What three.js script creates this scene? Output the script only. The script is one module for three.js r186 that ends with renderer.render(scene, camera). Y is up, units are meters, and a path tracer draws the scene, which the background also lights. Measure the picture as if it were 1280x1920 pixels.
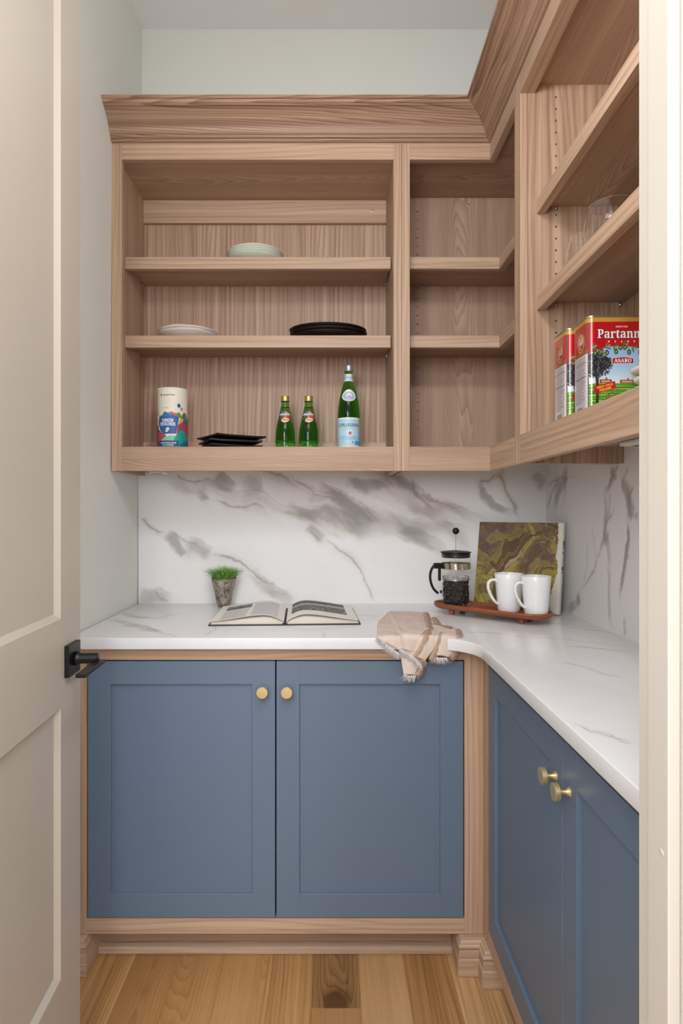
import * as THREE from 'three';
import { RoundedBoxGeometry } from 'three/addons/geometries/RoundedBoxGeometry.js';
import { mergeGeometries, toCreasedNormals as creased } from 'three/addons/utils/BufferGeometryUtils.js';
import { RectAreaLightUniformsLib } from 'three/addons/lights/RectAreaLightUniformsLib.js';

// ---------------------------------------------------------------- camera, lights, exposure
// World: x right, y up, z towards the hall. The camera stands in the hall at the pantry doorway.
const EYE = 1.26, FOCAL = 1150;
const scene = new THREE.Scene();
scene.background = new THREE.Color(0x0b0b0c);
const camera = new THREE.PerspectiveCamera(2 * Math.atan(960 / FOCAL) * 180 / Math.PI, 1280 / 1920, 0.02, 30);
camera.position.set(0, EYE, 0);
camera.lookAt(0, EYE, -1);
camera.setViewOffset(1280, 1920, 19, 4, 1280, 1920);
const renderer = new THREE.WebGLRenderer({ antialias: true });
renderer.toneMapping = THREE.LinearToneMapping;
renderer.toneMappingExposure = 1.0;
renderer.shadowMap.enabled = true;
renderer.shadowMap.type = THREE.PCFSoftShadowMap;
RectAreaLightUniformsLib.init();
const LIGHT = {
  unseenWindowRadiance: 1.2, unseenWindowColor: 0xf6f8ff,       // unseen hall window, placed behind the camera for soft light
  unseen_softbox: 8.8, softboxColor: 0xf8faff,              // unseen light box left of and behind the camera, lights the shelves
  fill: 14,                                          // added fill light right of the camera, brightens the left wall
  pantry: 1.2, pantryColor: 0xf8f8ff,               // unseen globe lamp inside the door, placed to light ceiling and upper walls
  unseenHallPanel: 4.0, panelColor: 0xf6f8ff,             // unseen hall ceiling panel, placed to light low walls and worktop
};

// ---------------------------------------------------------------- helpers
// creases are found on a grid of a hundredth of a unit, so small things are measured in millimetres
function toCreasedNormals(g, angle) { g.scale(1000, 1000, 1000); const r = creased(g, angle); r.scale(.001, .001, .001); return r; }
const used = new Map();
function numbered(n) { const k = used.get(n) ?? 0; used.set(n, k + 1); return k ? `${n}_${String(k).padStart(3, '0')}` : n; }
function shadowed(m) { m.castShadow = true; m.receiveShadow = true; return m; }
function thing(name, label, category, p = [0, 0, 0], turn = 0, group) {
  const o = new THREE.Group(); o.name = numbered(name); o.position.set(...p); o.rotation.y = turn; scene.add(o);
  o.userData = { label, category }; if (group) o.userData.group = group; return o;
}
function struct(name, label, geo, mat) {
  const m = shadowed(geo ? new THREE.Mesh(geo, mat) : new THREE.Group()); m.name = numbered(name); scene.add(m);
  m.userData = { kind: 'structure', label }; return m;
}
function part(name, geo, mat, parent, label) {
  const m = shadowed(new THREE.Mesh(geo, mat)); m.name = name; parent.add(m); if (label) m.userData.label = label; return m;
}
function copyOf(src, label, p, turn = 0) {
  const r = src.clone(); r.name = numbered(src.name.replace(/_\d{3}$/, '')); scene.add(r); r.position.set(...p); r.rotation.y = turn;
  r.userData = { ...src.userData, label }; return r;
}
function rng(seed) { let a = seed >>> 0; return () => { a = (a + 0x6d2b79f5) | 0; let t = Math.imul(a ^ (a >>> 15), 1 | a); t = (t + Math.imul(t ^ (t >>> 7), 61 | t)) ^ t; return ((t ^ (t >>> 14)) >>> 0) / 4294967296; }; }
const R = rng(7);
const clamp = (x, a = 0, b = 1) => Math.min(b, Math.max(a, x)), mix = (a, b, t) => a + (b - a) * t;
const smooth = (a, b, x) => { const t = clamp((x - a) / (b - a)); return t * t * (3 - 2 * t); };
// periodic value noise
function hash(i, j, s) { let h = Math.imul(i, 374761393) ^ Math.imul(j, 668265263) ^ Math.imul(s, 2147483647 ^ 0x5bd1e995); h = Math.imul(h ^ (h >>> 13), 1274126177); return ((h ^ (h >>> 16)) >>> 0) / 4294967296; }
function vn(x, y, px, py, s) {
  const xi = Math.floor(x), yi = Math.floor(y); let fx = x - xi, fy = y - yi; fx = fx * fx * (3 - 2 * fx); fy = fy * fy * (3 - 2 * fy);
  const w = (v, p) => ((v % p) + p) % p, x0 = w(xi, px), x1 = w(xi + 1, px), y0 = w(yi, py), y1 = w(yi + 1, py);
  return mix(mix(hash(x0, y0, s), hash(x1, y0, s), fx), mix(hash(x0, y1, s), hash(x1, y1, s), fx), fy);
}
function fbm(x, y, px, py, s, oct = 4) { let a = 0, k = .5, n = 0; for (let i = 0; i < oct; i++) { a += k * vn(x, y, px, py, s + i * 17); n += k; x *= 2; y *= 2; px *= 2; py *= 2; k *= .5; } return a / n; }
function dataTexture(w, h, fn, { srgb = true, wrap = THREE.RepeatWrapping, sx = 1, sy = 1 } = {}) {
  const d = new Uint8Array(w * h * 4);
  for (let y = 0, i = 0; y < h; y++) for (let x = 0; x < w; x++, i += 4) { const c = fn((x + .5) / w, (y + .5) / h); d[i] = clamp(c[0], 0, 255); d[i + 1] = clamp(c[1], 0, 255); d[i + 2] = clamp(c[2], 0, 255); d[i + 3] = 255; }
  const t = new THREE.DataTexture(d, w, h); t.magFilter = THREE.LinearFilter; t.minFilter = THREE.LinearMipmapLinearFilter; t.generateMipmaps = true; t.wrapS = t.wrapT = wrap;
  if (srgb) t.colorSpace = THREE.SRGBColorSpace; t.repeat.set(1 / sx, 1 / sy); t.needsUpdate = true; return t;
}
function canvasTexture(w, h, draw, { srgb = true } = {}) {
  const c = document.createElement('canvas'); c.width = w; c.height = h; const g = c.getContext('2d'); draw(g, w, h);
  const t = new THREE.CanvasTexture(c); if (srgb) t.colorSpace = THREE.SRGBColorSpace; t.magFilter = THREE.LinearFilter; return t;
}
// uv in metres; v runs along the grain axis, with an offset of its own for each piece
function grain(geo, axis = 'y') {
  const g = geo.index ? geo.toNonIndexed() : geo, p = g.attributes.position, n = g.attributes.normal, uv = new Float32Array(p.count * 2), a = 'xyz'.indexOf(axis), ou = R() * 3, ov = R() * 5;
  for (let i = 0; i < p.count; i += 3) {
    const m = [0, 0, 0]; for (let k = 0; k < 3; k++) { m[0] += Math.abs(n.getX(i + k)); m[1] += Math.abs(n.getY(i + k)); m[2] += Math.abs(n.getZ(i + k)); }
    const d = m.indexOf(Math.max(...m)); let across, along;
    if (d === a) { across = (a + 1) % 3; along = (a + 2) % 3; } else { along = a; across = 3 - a - d; }
    for (let k = 0; k < 3; k++) { const q = [p.getX(i + k), p.getY(i + k), p.getZ(i + k)]; uv[(i + k) * 2] = q[across] + ou; uv[(i + k) * 2 + 1] = q[along] + ov; }
  }
  g.setAttribute('uv', new THREE.BufferAttribute(uv, 2)); return g;
}
function box(x0, x1, y0, y1, z0, z1, r = .0012, axis) {
  const w = x1 - x0, h = y1 - y0, d = z1 - z0, g = r ? new RoundedBoxGeometry(w, h, d, 1, Math.min(r, w * .49, h * .49, d * .49)) : new THREE.BoxGeometry(w, h, d);
  g.translate((x0 + x1) / 2, (y0 + y1) / 2, (z0 + z1) / 2); return axis ? grain(g, axis) : (g.index ? g.toNonIndexed() : g);
}
const merged = (list) => { const l = list.map((g) => { const q = g.index ? g.toNonIndexed() : g; for (const k of Object.keys(q.attributes)) if (!['position', 'normal', 'uv'].includes(k)) q.deleteAttribute(k); return q; }); return mergeGeometries(l); };
const lathe = (pts, seg = 48, start = 0, len = Math.PI * 2) => new THREE.LatheGeometry(pts.map((p) => new THREE.Vector2(Math.max(p[0], 1e-5), p[1])), seg, start, len);
function tube(pts, r, seg = 40, rs = 10, closed = false) { return new THREE.TubeGeometry(new THREE.CatmullRomCurve3(pts.map((p) => new THREE.Vector3(...p)), closed), seg, r, rs, closed); }
// a closed profile [[outward, height], ...] swept along a path of [x, z] points with mitred corners; outward is to the right-hand room side (-dz, dx)
function sweep(path, profile, crease = .6) {
  const n = path.length, off = [];
  for (let i = 0; i < n; i++) {
    const dir = (a, b) => { const dx = b[0] - a[0], dz = b[1] - a[1], l = Math.hypot(dx, dz); return [dx / l, dz / l]; };
    const d0 = i > 0 ? dir(path[i - 1], path[i]) : null, d1 = i < n - 1 ? dir(path[i], path[i + 1]) : null;
    const n0 = d0 && [-d0[1], d0[0]], n1 = d1 && [-d1[1], d1[0]];
    if (!n0) off.push(n1); else if (!n1) off.push(n0);
    else { const k = 1 + n0[0] * n1[0] + n0[1] * n1[1]; off.push([(n0[0] + n1[0]) / k, (n0[1] + n1[1]) / k]); }
  }
  const pos = [], uv = [], m = profile.length; let run = R() * 4;
  const plen = [0]; for (let j = 0; j < m; j++) { const a = profile[j], b = profile[(j + 1) % m]; plen.push(plen[j] + Math.hypot(b[0] - a[0], b[1] - a[1])); }
  const at = (i, j) => { const q = profile[j % m]; return [path[i][0] + off[i][0] * q[0], q[1], path[i][1] + off[i][1] * q[0]]; };
  const ou = R();
  for (let i = 0; i < n - 1; i++) {
    const L = Math.hypot(path[i + 1][0] - path[i][0], path[i + 1][1] - path[i][1]);
    for (let j = 0; j < m; j++) {
      const a = at(i, j), b = at(i + 1, j), c = at(i + 1, j + 1), d = at(i, j + 1);
      pos.push(...a, ...b, ...c, ...a, ...c, ...d);
      const u0 = plen[j] + ou, u1 = plen[j + 1] + ou; uv.push(u0, run, u0, run + L, u1, run + L, u0, run, u1, run + L, u1, run);
    }
    run += L;
  }
  const tri = THREE.ShapeUtils.triangulateShape(profile.map((p) => new THREE.Vector2(...p)), []);
  for (const [i, flip] of [[0, false], [n - 1, true]]) for (const t of tri) for (const k of flip ? [t[0], t[2], t[1]] : t) { pos.push(...at(i, k)); uv.push(profile[k][0], profile[k][1]); }
  const g = new THREE.BufferGeometry(); g.setAttribute('position', new THREE.Float32BufferAttribute(pos, 3)); g.setAttribute('uv', new THREE.Float32BufferAttribute(uv, 2));
  g.computeVertexNormals(); return toCreasedNormals(g, crease);
}
// shape given in (x, depth) extruded upwards
function slab(shape, y0, thick, bevel = 0, curveSegments = 16, bevelSegments = 3) {
  const g = new THREE.ExtrudeGeometry(shape, { depth: thick - 2 * bevel, bevelEnabled: bevel > 0, bevelThickness: bevel, bevelSize: bevel, bevelOffset: -bevel, bevelSegments, curveSegments });
  g.rotateX(-Math.PI / 2); g.translate(0, y0 + bevel, 0); return g;
}
function shapeOf(pts) { const s = new THREE.Shape(); pts.forEach((p, i) => (i ? s.lineTo(...p) : s.moveTo(...p))); s.closePath(); return s; }

// ---------------------------------------------------------------- materials
const lerp3 = (a, b, t) => [mix(a[0], b[0], t), mix(a[1], b[1], t), mix(a[2], b[2], t)];
function riftOak(dark, light, seed, w = 768, h = 1024) {       // 0.4 m across the grain, 1.6 m along it
  return dataTexture(w, h, (x, y) => {
    const xx = x + (fbm(x * 5, y * 3, 5, 3, seed, 3) - .5) * .05;
    const a = fbm(xx * 28, y * 2, 28, 2, seed + 1, 3), b = vn(xx * 70, y * 3, 70, 3, seed + 5), c = vn(x * 260, y * 24, 260, 24, seed + 9), e = vn(xx * 130, y * 5, 130, 5, seed + 11);
    const line = Math.pow(.5 + .5 * Math.sin(6.2832 * (xx * 24 + 2.8 * vn(xx * 7, y * 3, 7, 3, seed + 13))), 3);
    const t = .65 + .48 * (a - .5) + .32 * (b - .5) + .22 * (e - .5) + .16 * (c - .5) - .26 * line;
    return lerp3(dark, light, clamp(t));
  }, { sx: .4, sy: 1.6 });
}
function plainOak(dark, light, seed, { n = 9, spread = .16, knot, w = 768, h = 1024, contrast = 1 } = {}) {  // 0.5 m across, 1.6 m along, cathedral figure
  return dataTexture(w, h, (x, y) => {
    const X = (x - .5 + (fbm(x * 3, y * 2, 3, 2, seed, 2) - .5) * .12), yy = y + .10 * (fbm(x * 4, y * 3, 4, 3, seed + 3, 3) - .5);
    let q = n * (Math.sqrt((X / spread) ** 2 + .6) * 2.2 - yy * 1.6 * 1.3 + .9 * fbm(x * 6, y * 3, 6, 3, seed + 4, 3));
    if (knot) { const dx = (x - knot[0]) * .5, dy = (y - knot[1]) * 1.6, r = Math.hypot(dx, dy * .6); q += 2.2 * Math.exp(-((r / .035) ** 2)); }
    const f = q - Math.floor(q), ring = Math.pow(f, 2.2) * (1 - smooth(.93, 1, f));
    const p = vn(x * 330, y * 26, 330, 26, seed + 9), b = fbm(x * 14, y * 2, 14, 2, seed + 6, 3), s = vn(x * 150, y * 6, 150, 6, seed + 12);
    let t = .72 - contrast * .42 * ring + contrast * .45 * (b - .5) + .16 * (s - .5) + .16 * (p - .5);
    if (knot) { const dx = (x - knot[0]) * .5, dy = (y - knot[1]) * 1.6; t -= .8 * Math.exp(-((dx / .022) ** 2 + (dy / .03) ** 2)) + .45 * Math.exp(-((dx / .04) ** 2 + (Math.min(0, dy) / .16) ** 2 + (Math.max(0, dy) / .05) ** 2)); }
    return lerp3(dark, light, clamp(t));
  }, { sx: .5, sy: 1.6, wrap: THREE.MirroredRepeatWrapping });
}
const std = (o) => new THREE.MeshStandardMaterial(o), phys = (o) => new THREE.MeshPhysicalMaterial(o);
const OAK_D = [138, 106, 82], OAK_L = [204, 174, 149];
const M = {};
M.oakRift = std({ map: riftOak(OAK_D, OAK_L, 11), roughness: .5 });
M.oakRift2 = std({ map: riftOak([140, 107, 82], [207, 177, 151], 47), roughness: .5 });
M.oakPlain = std({ map: plainOak(OAK_D, OAK_L, 23), roughness: .5 });
M.oakRail = std({ map: riftOak([158, 126, 100], [206, 176, 150], 71), roughness: .48 });
M.oakCrown = std({ map: plainOak([112, 82, 62], [192, 158, 132], 35, { n: 5, spread: .26, contrast: 1.5 }), roughness: .45 }); M.oakCrown.map.repeat.set(1 / .22, 1 / 2.6);
M.oakEdge = M.oakRail;
const FT = [plainOak([156, 114, 68], [224, 182, 130], 101, { n: 11, spread: .11, contrast: .75 }), riftOak([158, 116, 72], [224, 182, 130], 131), plainOak([150, 109, 66], [220, 177, 124], 151, { n: 9, spread: .17, contrast: .7 })];
M.floor = []; for (const t of FT) for (const c of [0xffffff, 0xf0e6d8, 0xe0d2be]) M.floor.push(std({ map: t, color: c, roughness: .38 }));
M.floorKnot = std({ map: plainOak([96, 64, 34], [188, 146, 98], 171, { n: 9, spread: .18, contrast: .8, knot: [.5, .5] }), roughness: .38 });
M.blue = std({ color: 0x65778a, roughness: .4 });
M.doorPaint = std({ color: 0xbfb7a6, roughness: .42 });
M.trimPaint = std({ color: 0xcfc9bc, roughness: .42 });
M.wall = std({ color: 0xdedfd7, roughness: .9 });
M.ceiling = std({ color: 0xefefec, roughness: .95 });
M.hallWall = std({ color: 0xd4d5d6, roughness: .9 });
M.black = std({ color: 0x151516, roughness: .38, metalness: .3 });
M.brass = std({ color: 0xe6d2a0, roughness: .36, metalness: .85 });
M.steel = std({ color: 0xc8c8c8, roughness: .2, metalness: 1 });
M.white = std({ color: 0xe9e9e7, roughness: .4 });
M.cavity = std({ color: 0x4a3524, roughness: .9 });
// veins: [half width in metres, strength, 1 for a thin vein or 0 for a smoky one, points in metres on the slab ...]
const VEIN_BACK = [
  [0.0197, 0.4, 0, [-0.633, 1.384], [-0.475, 1.347], [-0.298, 1.311], [-0.120, 1.262], [0.057, 1.223], [0.195, 1.193]],
  [0.0079, 0.45, 1, [-0.574, 1.390], [-0.534, 1.370], [-0.452, 1.361]],
  [0.0118, 0.35, 0, [-0.479, 1.347], [-0.465, 1.311], [-0.452, 1.282]],
  [0.0177, 0.4, 0, [-0.426, 1.402], [-0.387, 1.370], [-0.337, 1.335]],
  [0.0197, 0.3, 0, [-0.298, 1.402], [-0.278, 1.361], [-0.298, 1.292], [-0.160, 1.262]],
  [0.0099, 0.45, 1, [-0.426, 1.295], [-0.357, 1.288], [-0.278, 1.268], [-0.239, 1.256]],
  [0.0434, 0.34, 0, [-0.278, 1.370], [-0.120, 1.321], [0.037, 1.262], [0.195, 1.223]],
  [0.0296, 0.34, 0, [-0.120, 1.282], [0.018, 1.223], [0.136, 1.193]],
  [0.0079, 0.42, 1, [-0.160, 1.398], [-0.110, 1.361], [-0.061, 1.321], [0.037, 1.272], [0.136, 1.228]],
  [0.0059, 0.45, 1, [-0.278, 1.402], [-0.199, 1.386], [-0.116, 1.347]],
  [0.0177, 0.62, 0, [-0.061, 1.361], [-0.022, 1.341], [0.057, 1.301], [0.116, 1.272], [0.156, 1.242], [0.225, 1.203]],
  [0.0099, 0.4, 1, [-0.041, 1.347], [0.047, 1.311], [0.136, 1.262], [0.199, 1.203]],
  [0.0394, 0.36, 0, [0.136, 1.384], [0.215, 1.361], [0.294, 1.301], [0.392, 1.262], [0.531, 1.228]],
  [0.0138, 0.5, 0, [0.156, 1.398], [0.235, 1.386], [0.333, 1.331], [0.377, 1.282], [0.452, 1.262], [0.560, 1.223]],
  [0.0099, 0.55, 1, [0.284, 1.398], [0.304, 1.341], [0.353, 1.292], [0.383, 1.262]],
  [0.0059, 0.5, 1, [0.333, 1.311], [0.412, 1.282], [0.481, 1.242]],
  [0.0177, 0.45, 0, [0.235, 1.223], [0.294, 1.173], [0.373, 1.138], [0.422, 1.104]],
  [0.0276, 0.25, 0, [0.156, 1.252], [0.274, 1.213], [0.432, 1.183], [0.531, 1.154]],
  [0.0138, 0.4, 0, [0.037, 1.361], [0.116, 1.341], [0.195, 1.355], [0.225, 1.370]],
  [0.0049, 0.5, 1, [-0.698, 1.236], [-0.663, 1.203], [-0.609, 1.187]],
  [0.0138, 0.35, 0, [-0.609, 1.187], [-0.574, 1.150], [-0.544, 1.104], [-0.531, 1.088]],
  [0.0049, 0.3, 1, [-0.609, 1.187], [-0.564, 1.167], [-0.511, 1.138], [-0.475, 1.114]],
  [0.0237, 0.3, 0, [-0.534, 1.134], [-0.485, 1.130], [-0.436, 1.104]],
  [0.0059, 0.5, 1, [-0.456, 1.104], [-0.400, 1.084], [-0.357, 1.071], [-0.308, 1.045], [-0.258, 1.006], [-0.199, 0.976]],
  [0.0158, 0.28, 0, [-0.308, 1.045], [-0.258, 1.000], [-0.209, 0.956], [-0.150, 0.927]],
  [0.0118, 0.3, 0, [-0.239, 0.956], [-0.179, 0.937], [-0.150, 0.917]],
  [0.0158, 0.45, 0, [-0.091, 1.203], [-0.061, 1.177], [-0.022, 1.154]],
  [0.0063, 0.45, 1, [-0.041, 1.169], [0.028, 1.114], [0.077, 1.075], [0.116, 1.006], [0.146, 0.946], [0.172, 0.913]],
  [0.0069, 0.5, 1, [0.534, 1.355], [0.580, 1.355], [0.619, 1.386]],
  [0.0079, 0.35, 0, [0.540, 1.355], [0.560, 1.311], [0.609, 1.282], [0.659, 1.262]],
  [0.0089, 0.5, 1, [0.619, 1.390], [0.639, 1.361], [0.659, 1.301], [0.688, 1.223]],
  [0.0197, 0.3, 0, [0.609, 1.390], [0.625, 1.370]],
  [0.0177, 0.28, 0, [-0.716, 0.956], [-0.682, 0.937], [-0.633, 0.952], [-0.574, 0.921]],
  [0.0049, 0.3, 1, [-0.653, 0.966], [-0.623, 0.937], [-0.598, 0.917]],
  [0.0138, 0.3, 0, [0.747, 1.400], [0.793, 1.341]],
];
const VEIN_RIGHT = [
  [0.0067, 0.55, 1, [2.263, 1.252], [2.230, 1.301], [2.176, 1.338], [2.126, 1.364]],
  [0.0056, 0.4, 1, [2.263, 1.341], [2.203, 1.358], [2.101, 1.362], [1.987, 1.353]],
  [0.0147, 0.35, 0, [2.176, 1.252], [2.136, 1.318], [2.077, 1.361], [2.077, 1.412]],
  [0.0054, 0.4, 1, [2.087, 1.416], [2.068, 1.379], [2.101, 1.271]],
  [0.0092, 0.6, 0, [1.750, 1.376], [1.730, 1.352], [1.757, 1.327], [1.799, 1.308]],
  [0.0045, 0.6, 1, [1.692, 1.387], [1.724, 1.359], [1.730, 1.329]],
  [0.0078, 0.45, 0, [1.792, 1.308], [1.788, 1.269], [1.781, 1.207], [1.792, 1.168]],
  [0.0038, 0.45, 1, [1.757, 1.315], [1.757, 1.269], [1.774, 1.208]],
  [0.0041, 0.6, 1, [1.724, 1.261], [1.750, 1.236], [1.774, 1.208], [1.802, 1.160], [1.846, 1.109], [1.865, 1.075], [1.924, 1.019], [1.957, 0.986]],
  [0.0108, 0.5, 0, [1.799, 1.160], [1.764, 1.170], [1.757, 1.132], [1.750, 1.102]],
  [0.0092, 0.48, 0, [1.757, 1.116], [1.754, 1.040], [1.750, 0.927]],
  [0.0115, 0.5, 0, [1.676, 1.356], [1.661, 1.326], [1.637, 1.290], [1.631, 1.254], [1.646, 1.233]],
  [0.0056, 0.5, 1, [1.603, 1.331], [1.626, 1.304], [1.637, 1.269]],
  [0.0052, 0.48, 0, [1.646, 1.233], [1.649, 1.190], [1.661, 1.139], [1.676, 1.079], [1.692, 1.004]],
  [0.0043, 0.5, 1, [1.631, 1.382], [1.655, 1.355], [1.673, 1.327]],
  [0.0042, 0.4, 1, [1.592, 1.254], [1.597, 1.227]],
  [0.0032, 0.3, 1, [1.873, 1.221], [1.850, 1.157], [1.846, 1.109]],
  [0.0033, 0.3, 1, [1.896, 1.179], [1.912, 1.087], [1.936, 1.018]],
  [0.0087, 0.55, 0, [1.957, 0.986], [1.996, 0.958], [2.068, 0.929]],
  [0.0058, 0.35, 0, [1.646, 0.968], [1.661, 0.922]],
];
const VEIN_TOP = [
  [0.0126, 0.3, 0, [-0.706, 1.950], [-0.622, 1.877], [-0.519, 1.776], [-0.436, 1.665]],
  [0.0124, 0.25, 0, [-0.733, 2.128], [-0.645, 1.999], [-0.544, 1.950], [-0.519, 2.051]],
  [0.0038, 0.35, 1, [-0.580, 1.859], [-0.485, 1.738], [-0.405, 1.658]],
  [0.0032, 0.28, 1, [-0.342, 1.686], [-0.338, 1.776], [-0.387, 2.051]],
  [0.0030, 0.3, 1, [-0.032, 1.738], [-0.013, 1.658]],
  [0.0044, 0.3, 1, [0.061, 2.051], [0.120, 1.999], [0.170, 1.970]],
  [0.0034, 0.28, 1, [0.117, 1.950], [0.161, 1.913]],
  [0.0035, 0.42, 1, [0.351, 1.761], [0.390, 1.730], [0.476, 1.715], [0.534, 1.665], [0.630, 1.651], [0.693, 1.598], [0.776, 1.554]],
  [0.0046, 0.34, 1, [0.655, 1.842], [0.740, 1.776], [0.804, 1.715], [0.850, 1.700]],
  [0.0048, 0.22, 0, [0.606, 1.913], [0.735, 1.842], [0.809, 1.792]],
  [0.0053, 0.28, 0, [0.598, 1.567], [0.680, 1.536], [0.737, 1.474]],
  [0.0028, 0.4, 1, [0.517, 1.401], [0.552, 1.353], [0.581, 1.288], [0.618, 1.236]],
  [0.0022, 0.36, 1, [0.386, 1.010], [0.409, 0.961], [0.429, 0.932], [0.453, 0.906]],
  [0.0019, 0.3, 1, [0.413, 0.970], [0.432, 0.938], [0.428, 0.913], [0.451, 0.902]],
];
// white stone with smoky veins; the texture spans [x0, x1] x [y0, y1] metres
function stone(w, h, [x0, x1, y0, y1], veins, seed, light = [236, 235, 233], dir = -.45) {
  const ca = Math.cos(dir), sa = Math.sin(dir);
  const D = new Float32Array(w * h), sx = (x1 - x0) / w, sy = (y1 - y0) / h;
  const wx = new Float32Array(w * h), wy = new Float32Array(w * h), nz = new Float32Array(w * h);
  for (let y = 0, i = 0; y < h; y++) for (let x = 0; x < w; x++, i++) {
    const X = x0 + x * sx, Y = y0 + y * sy;
    wx[i] = X + .044 * (fbm(X * 11, Y * 11, 4096, 4096, seed, 4) - .5) + .004 * (vn(X * 110, Y * 110, 8192, 8192, seed + 90) - .5);
    wy[i] = Y + .044 * (fbm(X * 11, Y * 11, 4096, 4096, seed + 40, 4) - .5) + .004 * (vn(X * 110, Y * 110, 8192, 8192, seed + 91) - .5);
    nz[i] = fbm((wx[i] * ca + wy[i] * sa) * 8, (wy[i] * ca - wx[i] * sa) * 24, 4096, 4096, seed + 60, 3);
  }
  veins.forEach(([hw, st, thin, ...pts], vi) => {
    const pad = hw * 3 + .03, bx0 = Math.max(0, Math.floor((Math.min(...pts.map((p) => p[0])) - pad - x0) / sx)), bx1 = Math.min(w - 1, Math.ceil((Math.max(...pts.map((p) => p[0])) + pad - x0) / sx));
    const by0 = Math.max(0, Math.floor((Math.min(...pts.map((p) => p[1])) - pad - y0) / sy)), by1 = Math.min(h - 1, Math.ceil((Math.max(...pts.map((p) => p[1])) + pad - y0) / sy));
    const nseg = pts.length - 1;
    for (let y = by0; y <= by1; y++) for (let x = bx0; x <= bx1; x++) {
      const i = y * w + x, X = wx[i], Y = wy[i]; let best = 9, side = 1, tt = 0;
      for (let k = 0; k < nseg; k++) {
        const ax = pts[k][0], ay = pts[k][1], dx = pts[k + 1][0] - ax, dy = pts[k + 1][1] - ay, t = clamp(((X - ax) * dx + (Y - ay) * dy) / (dx * dx + dy * dy)), ex = X - ax - dx * t, ey = Y - ay - dy * t, e = Math.hypot(ex, ey);
        if (e < best) { best = e; side = dx * ey - dy * ex; tt = (k + t) / nseg; }
      }
      const taper = smooth(0, .22, tt) * (1 - smooth(.74, 1, tt)) * .9 + .1;
      let v;
      if (thin) { const ww = hw * (.35 + 1.2 * nz[i]) * (.4 + .6 * taper); v = .55 * Math.exp(-((best / (ww * .55)) ** 2)) + .45 * Math.exp(-best / (ww * 1.5)) * (.3 + nz[i]); }
      else { const ww = hw * (.6 + .9 * nz[i]); const a = side > 0 ? best / ww : best / (ww * 1.7); v = (1 - smooth(.25, 1.45, a)) * 1.15 * (.35 + .95 * smooth(.25, .75, nz[i])) + .45 * Math.exp(-(((best - ww * .9) / (ww * .12)) ** 2)) * (side > 0 ? .8 : .2); }
      D[i] += (1 - D[i]) * clamp(v * st * taper * (thin ? 1.5 : 1.25), 0, .88);
    }
  });
  return dataTexture(w, h, (u, v) => {
    const i = Math.min(h - 1, Math.floor(v * h)) * w + Math.min(w - 1, Math.floor(u * w)), d = D[i], k = nz[i];
    const dark = lerp3([162, 148, 134], [158, 154, 151], smooth(.35, .65, k));
    return lerp3(light, dark, clamp(d * 1.05 + .03 * (k - .5)));
  }, { wrap: THREE.ClampToEdgeWrapping });
}
// ---------------------------------------------------------------- room shell
const CEIL = 3.053, LEFT = -.7135, RIGHT = .811, BACK = -2.288;   // inner faces of the pantry
struct('floor', 'golden oak plank floor running towards the back cabinets', box(-1.75, 1.75, -.06, -.0125, -2.42, 2.85, 0), std({ color: 0x3a2a1c, roughness: .9 }));
const floorMesh = scene.children.at(-1);
{ // planks: each a bevelled board of its own
  const W = .1255, r = rng(31), seam = .0755;
  for (let i = -15; i <= 13; i++) {
    const x0 = Math.max(seam + i * W - W, -1.75), x1 = Math.min(seam + i * W, 1.75); if (x1 - x0 < .01) continue;
    let z = -1.79;
    const near = x0 < .82 && x1 > -.74;
    let cut = i === 0 ? -1.551 : near ? -1.79 + .5 + r() * 1.3 : -.6; let first = true;
    if (!near) z = -.60;
    while (z < 2.84) {
      let z1 = Math.min(first && near ? cut : z + 1.1 + r() * .9, 2.85);
      const g = box(x0 + .0001, x1 - .0001, -.013, 0, z + .0001, z1 - .0001, .0006, 'z');
      const knotty = i === 0 && first && near;
      if (knotty) { const uv = g.attributes.uv, p = g.attributes.position; for (let k = 0; k < p.count; k++) uv.setXY(k, .25 + (p.getX(k) - (x0 + x1) / 2), .8 - (p.getZ(k) - (z1 - .018))); }
      const pick = { '-2': 1, '-1': 4, 0: 7, 1: 0, 2: 5 }[i];
      part('plank', g, knotty ? M.floorKnot : M.floor[first && pick !== undefined ? pick : Math.floor(r() * 9)], floorMesh);
      z = z1; first = false;
    }
  }
}
struct('ceiling', 'flat light grey ceiling', box(-1.8, 1.8, CEIL, CEIL + .12, -2.45, 2.95, 0), M.ceiling);
{
  const g = box(-.12, 0, -.06, CEIL + .05, -2.42, -.55, 0); g.translate(0, -1.0, 0); g.rotateZ(-.0050); g.translate(-.7165, 1.0, 0);
  struct('wall_left', 'pale grey-green left wall of the pantry, leaning a hair out of plumb', g, M.wall);
}
struct('wall_back', 'pale grey-green back wall above the wood cabinets', box(-.85, .95, -.06, CEIL + .05, BACK - .12, BACK, 0), M.wall);
struct('wall_right', 'right wall of the pantry behind the shelves', box(RIGHT, RIGHT + .12, -.06, CEIL + .05, -2.42, -.55, 0), M.wall);
const JR = .301, JL = -.520, HEAD = 2.47, HALL = -.484, PAN = -.601;      // door opening between the jambs, wall faces
struct('wall_front', 'wall between the hall and the pantry, pierced by the doorway', merged([
  box(-1.8, JL - .02, -.06, CEIL + .05, PAN, HALL, 0), box(JR + .02, 1.8, -.06, CEIL + .05, PAN, HALL, 0), box(JL - .02, JR + .02, HEAD + .02, CEIL + .05, PAN, HALL, 0)]), M.wall);
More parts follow.
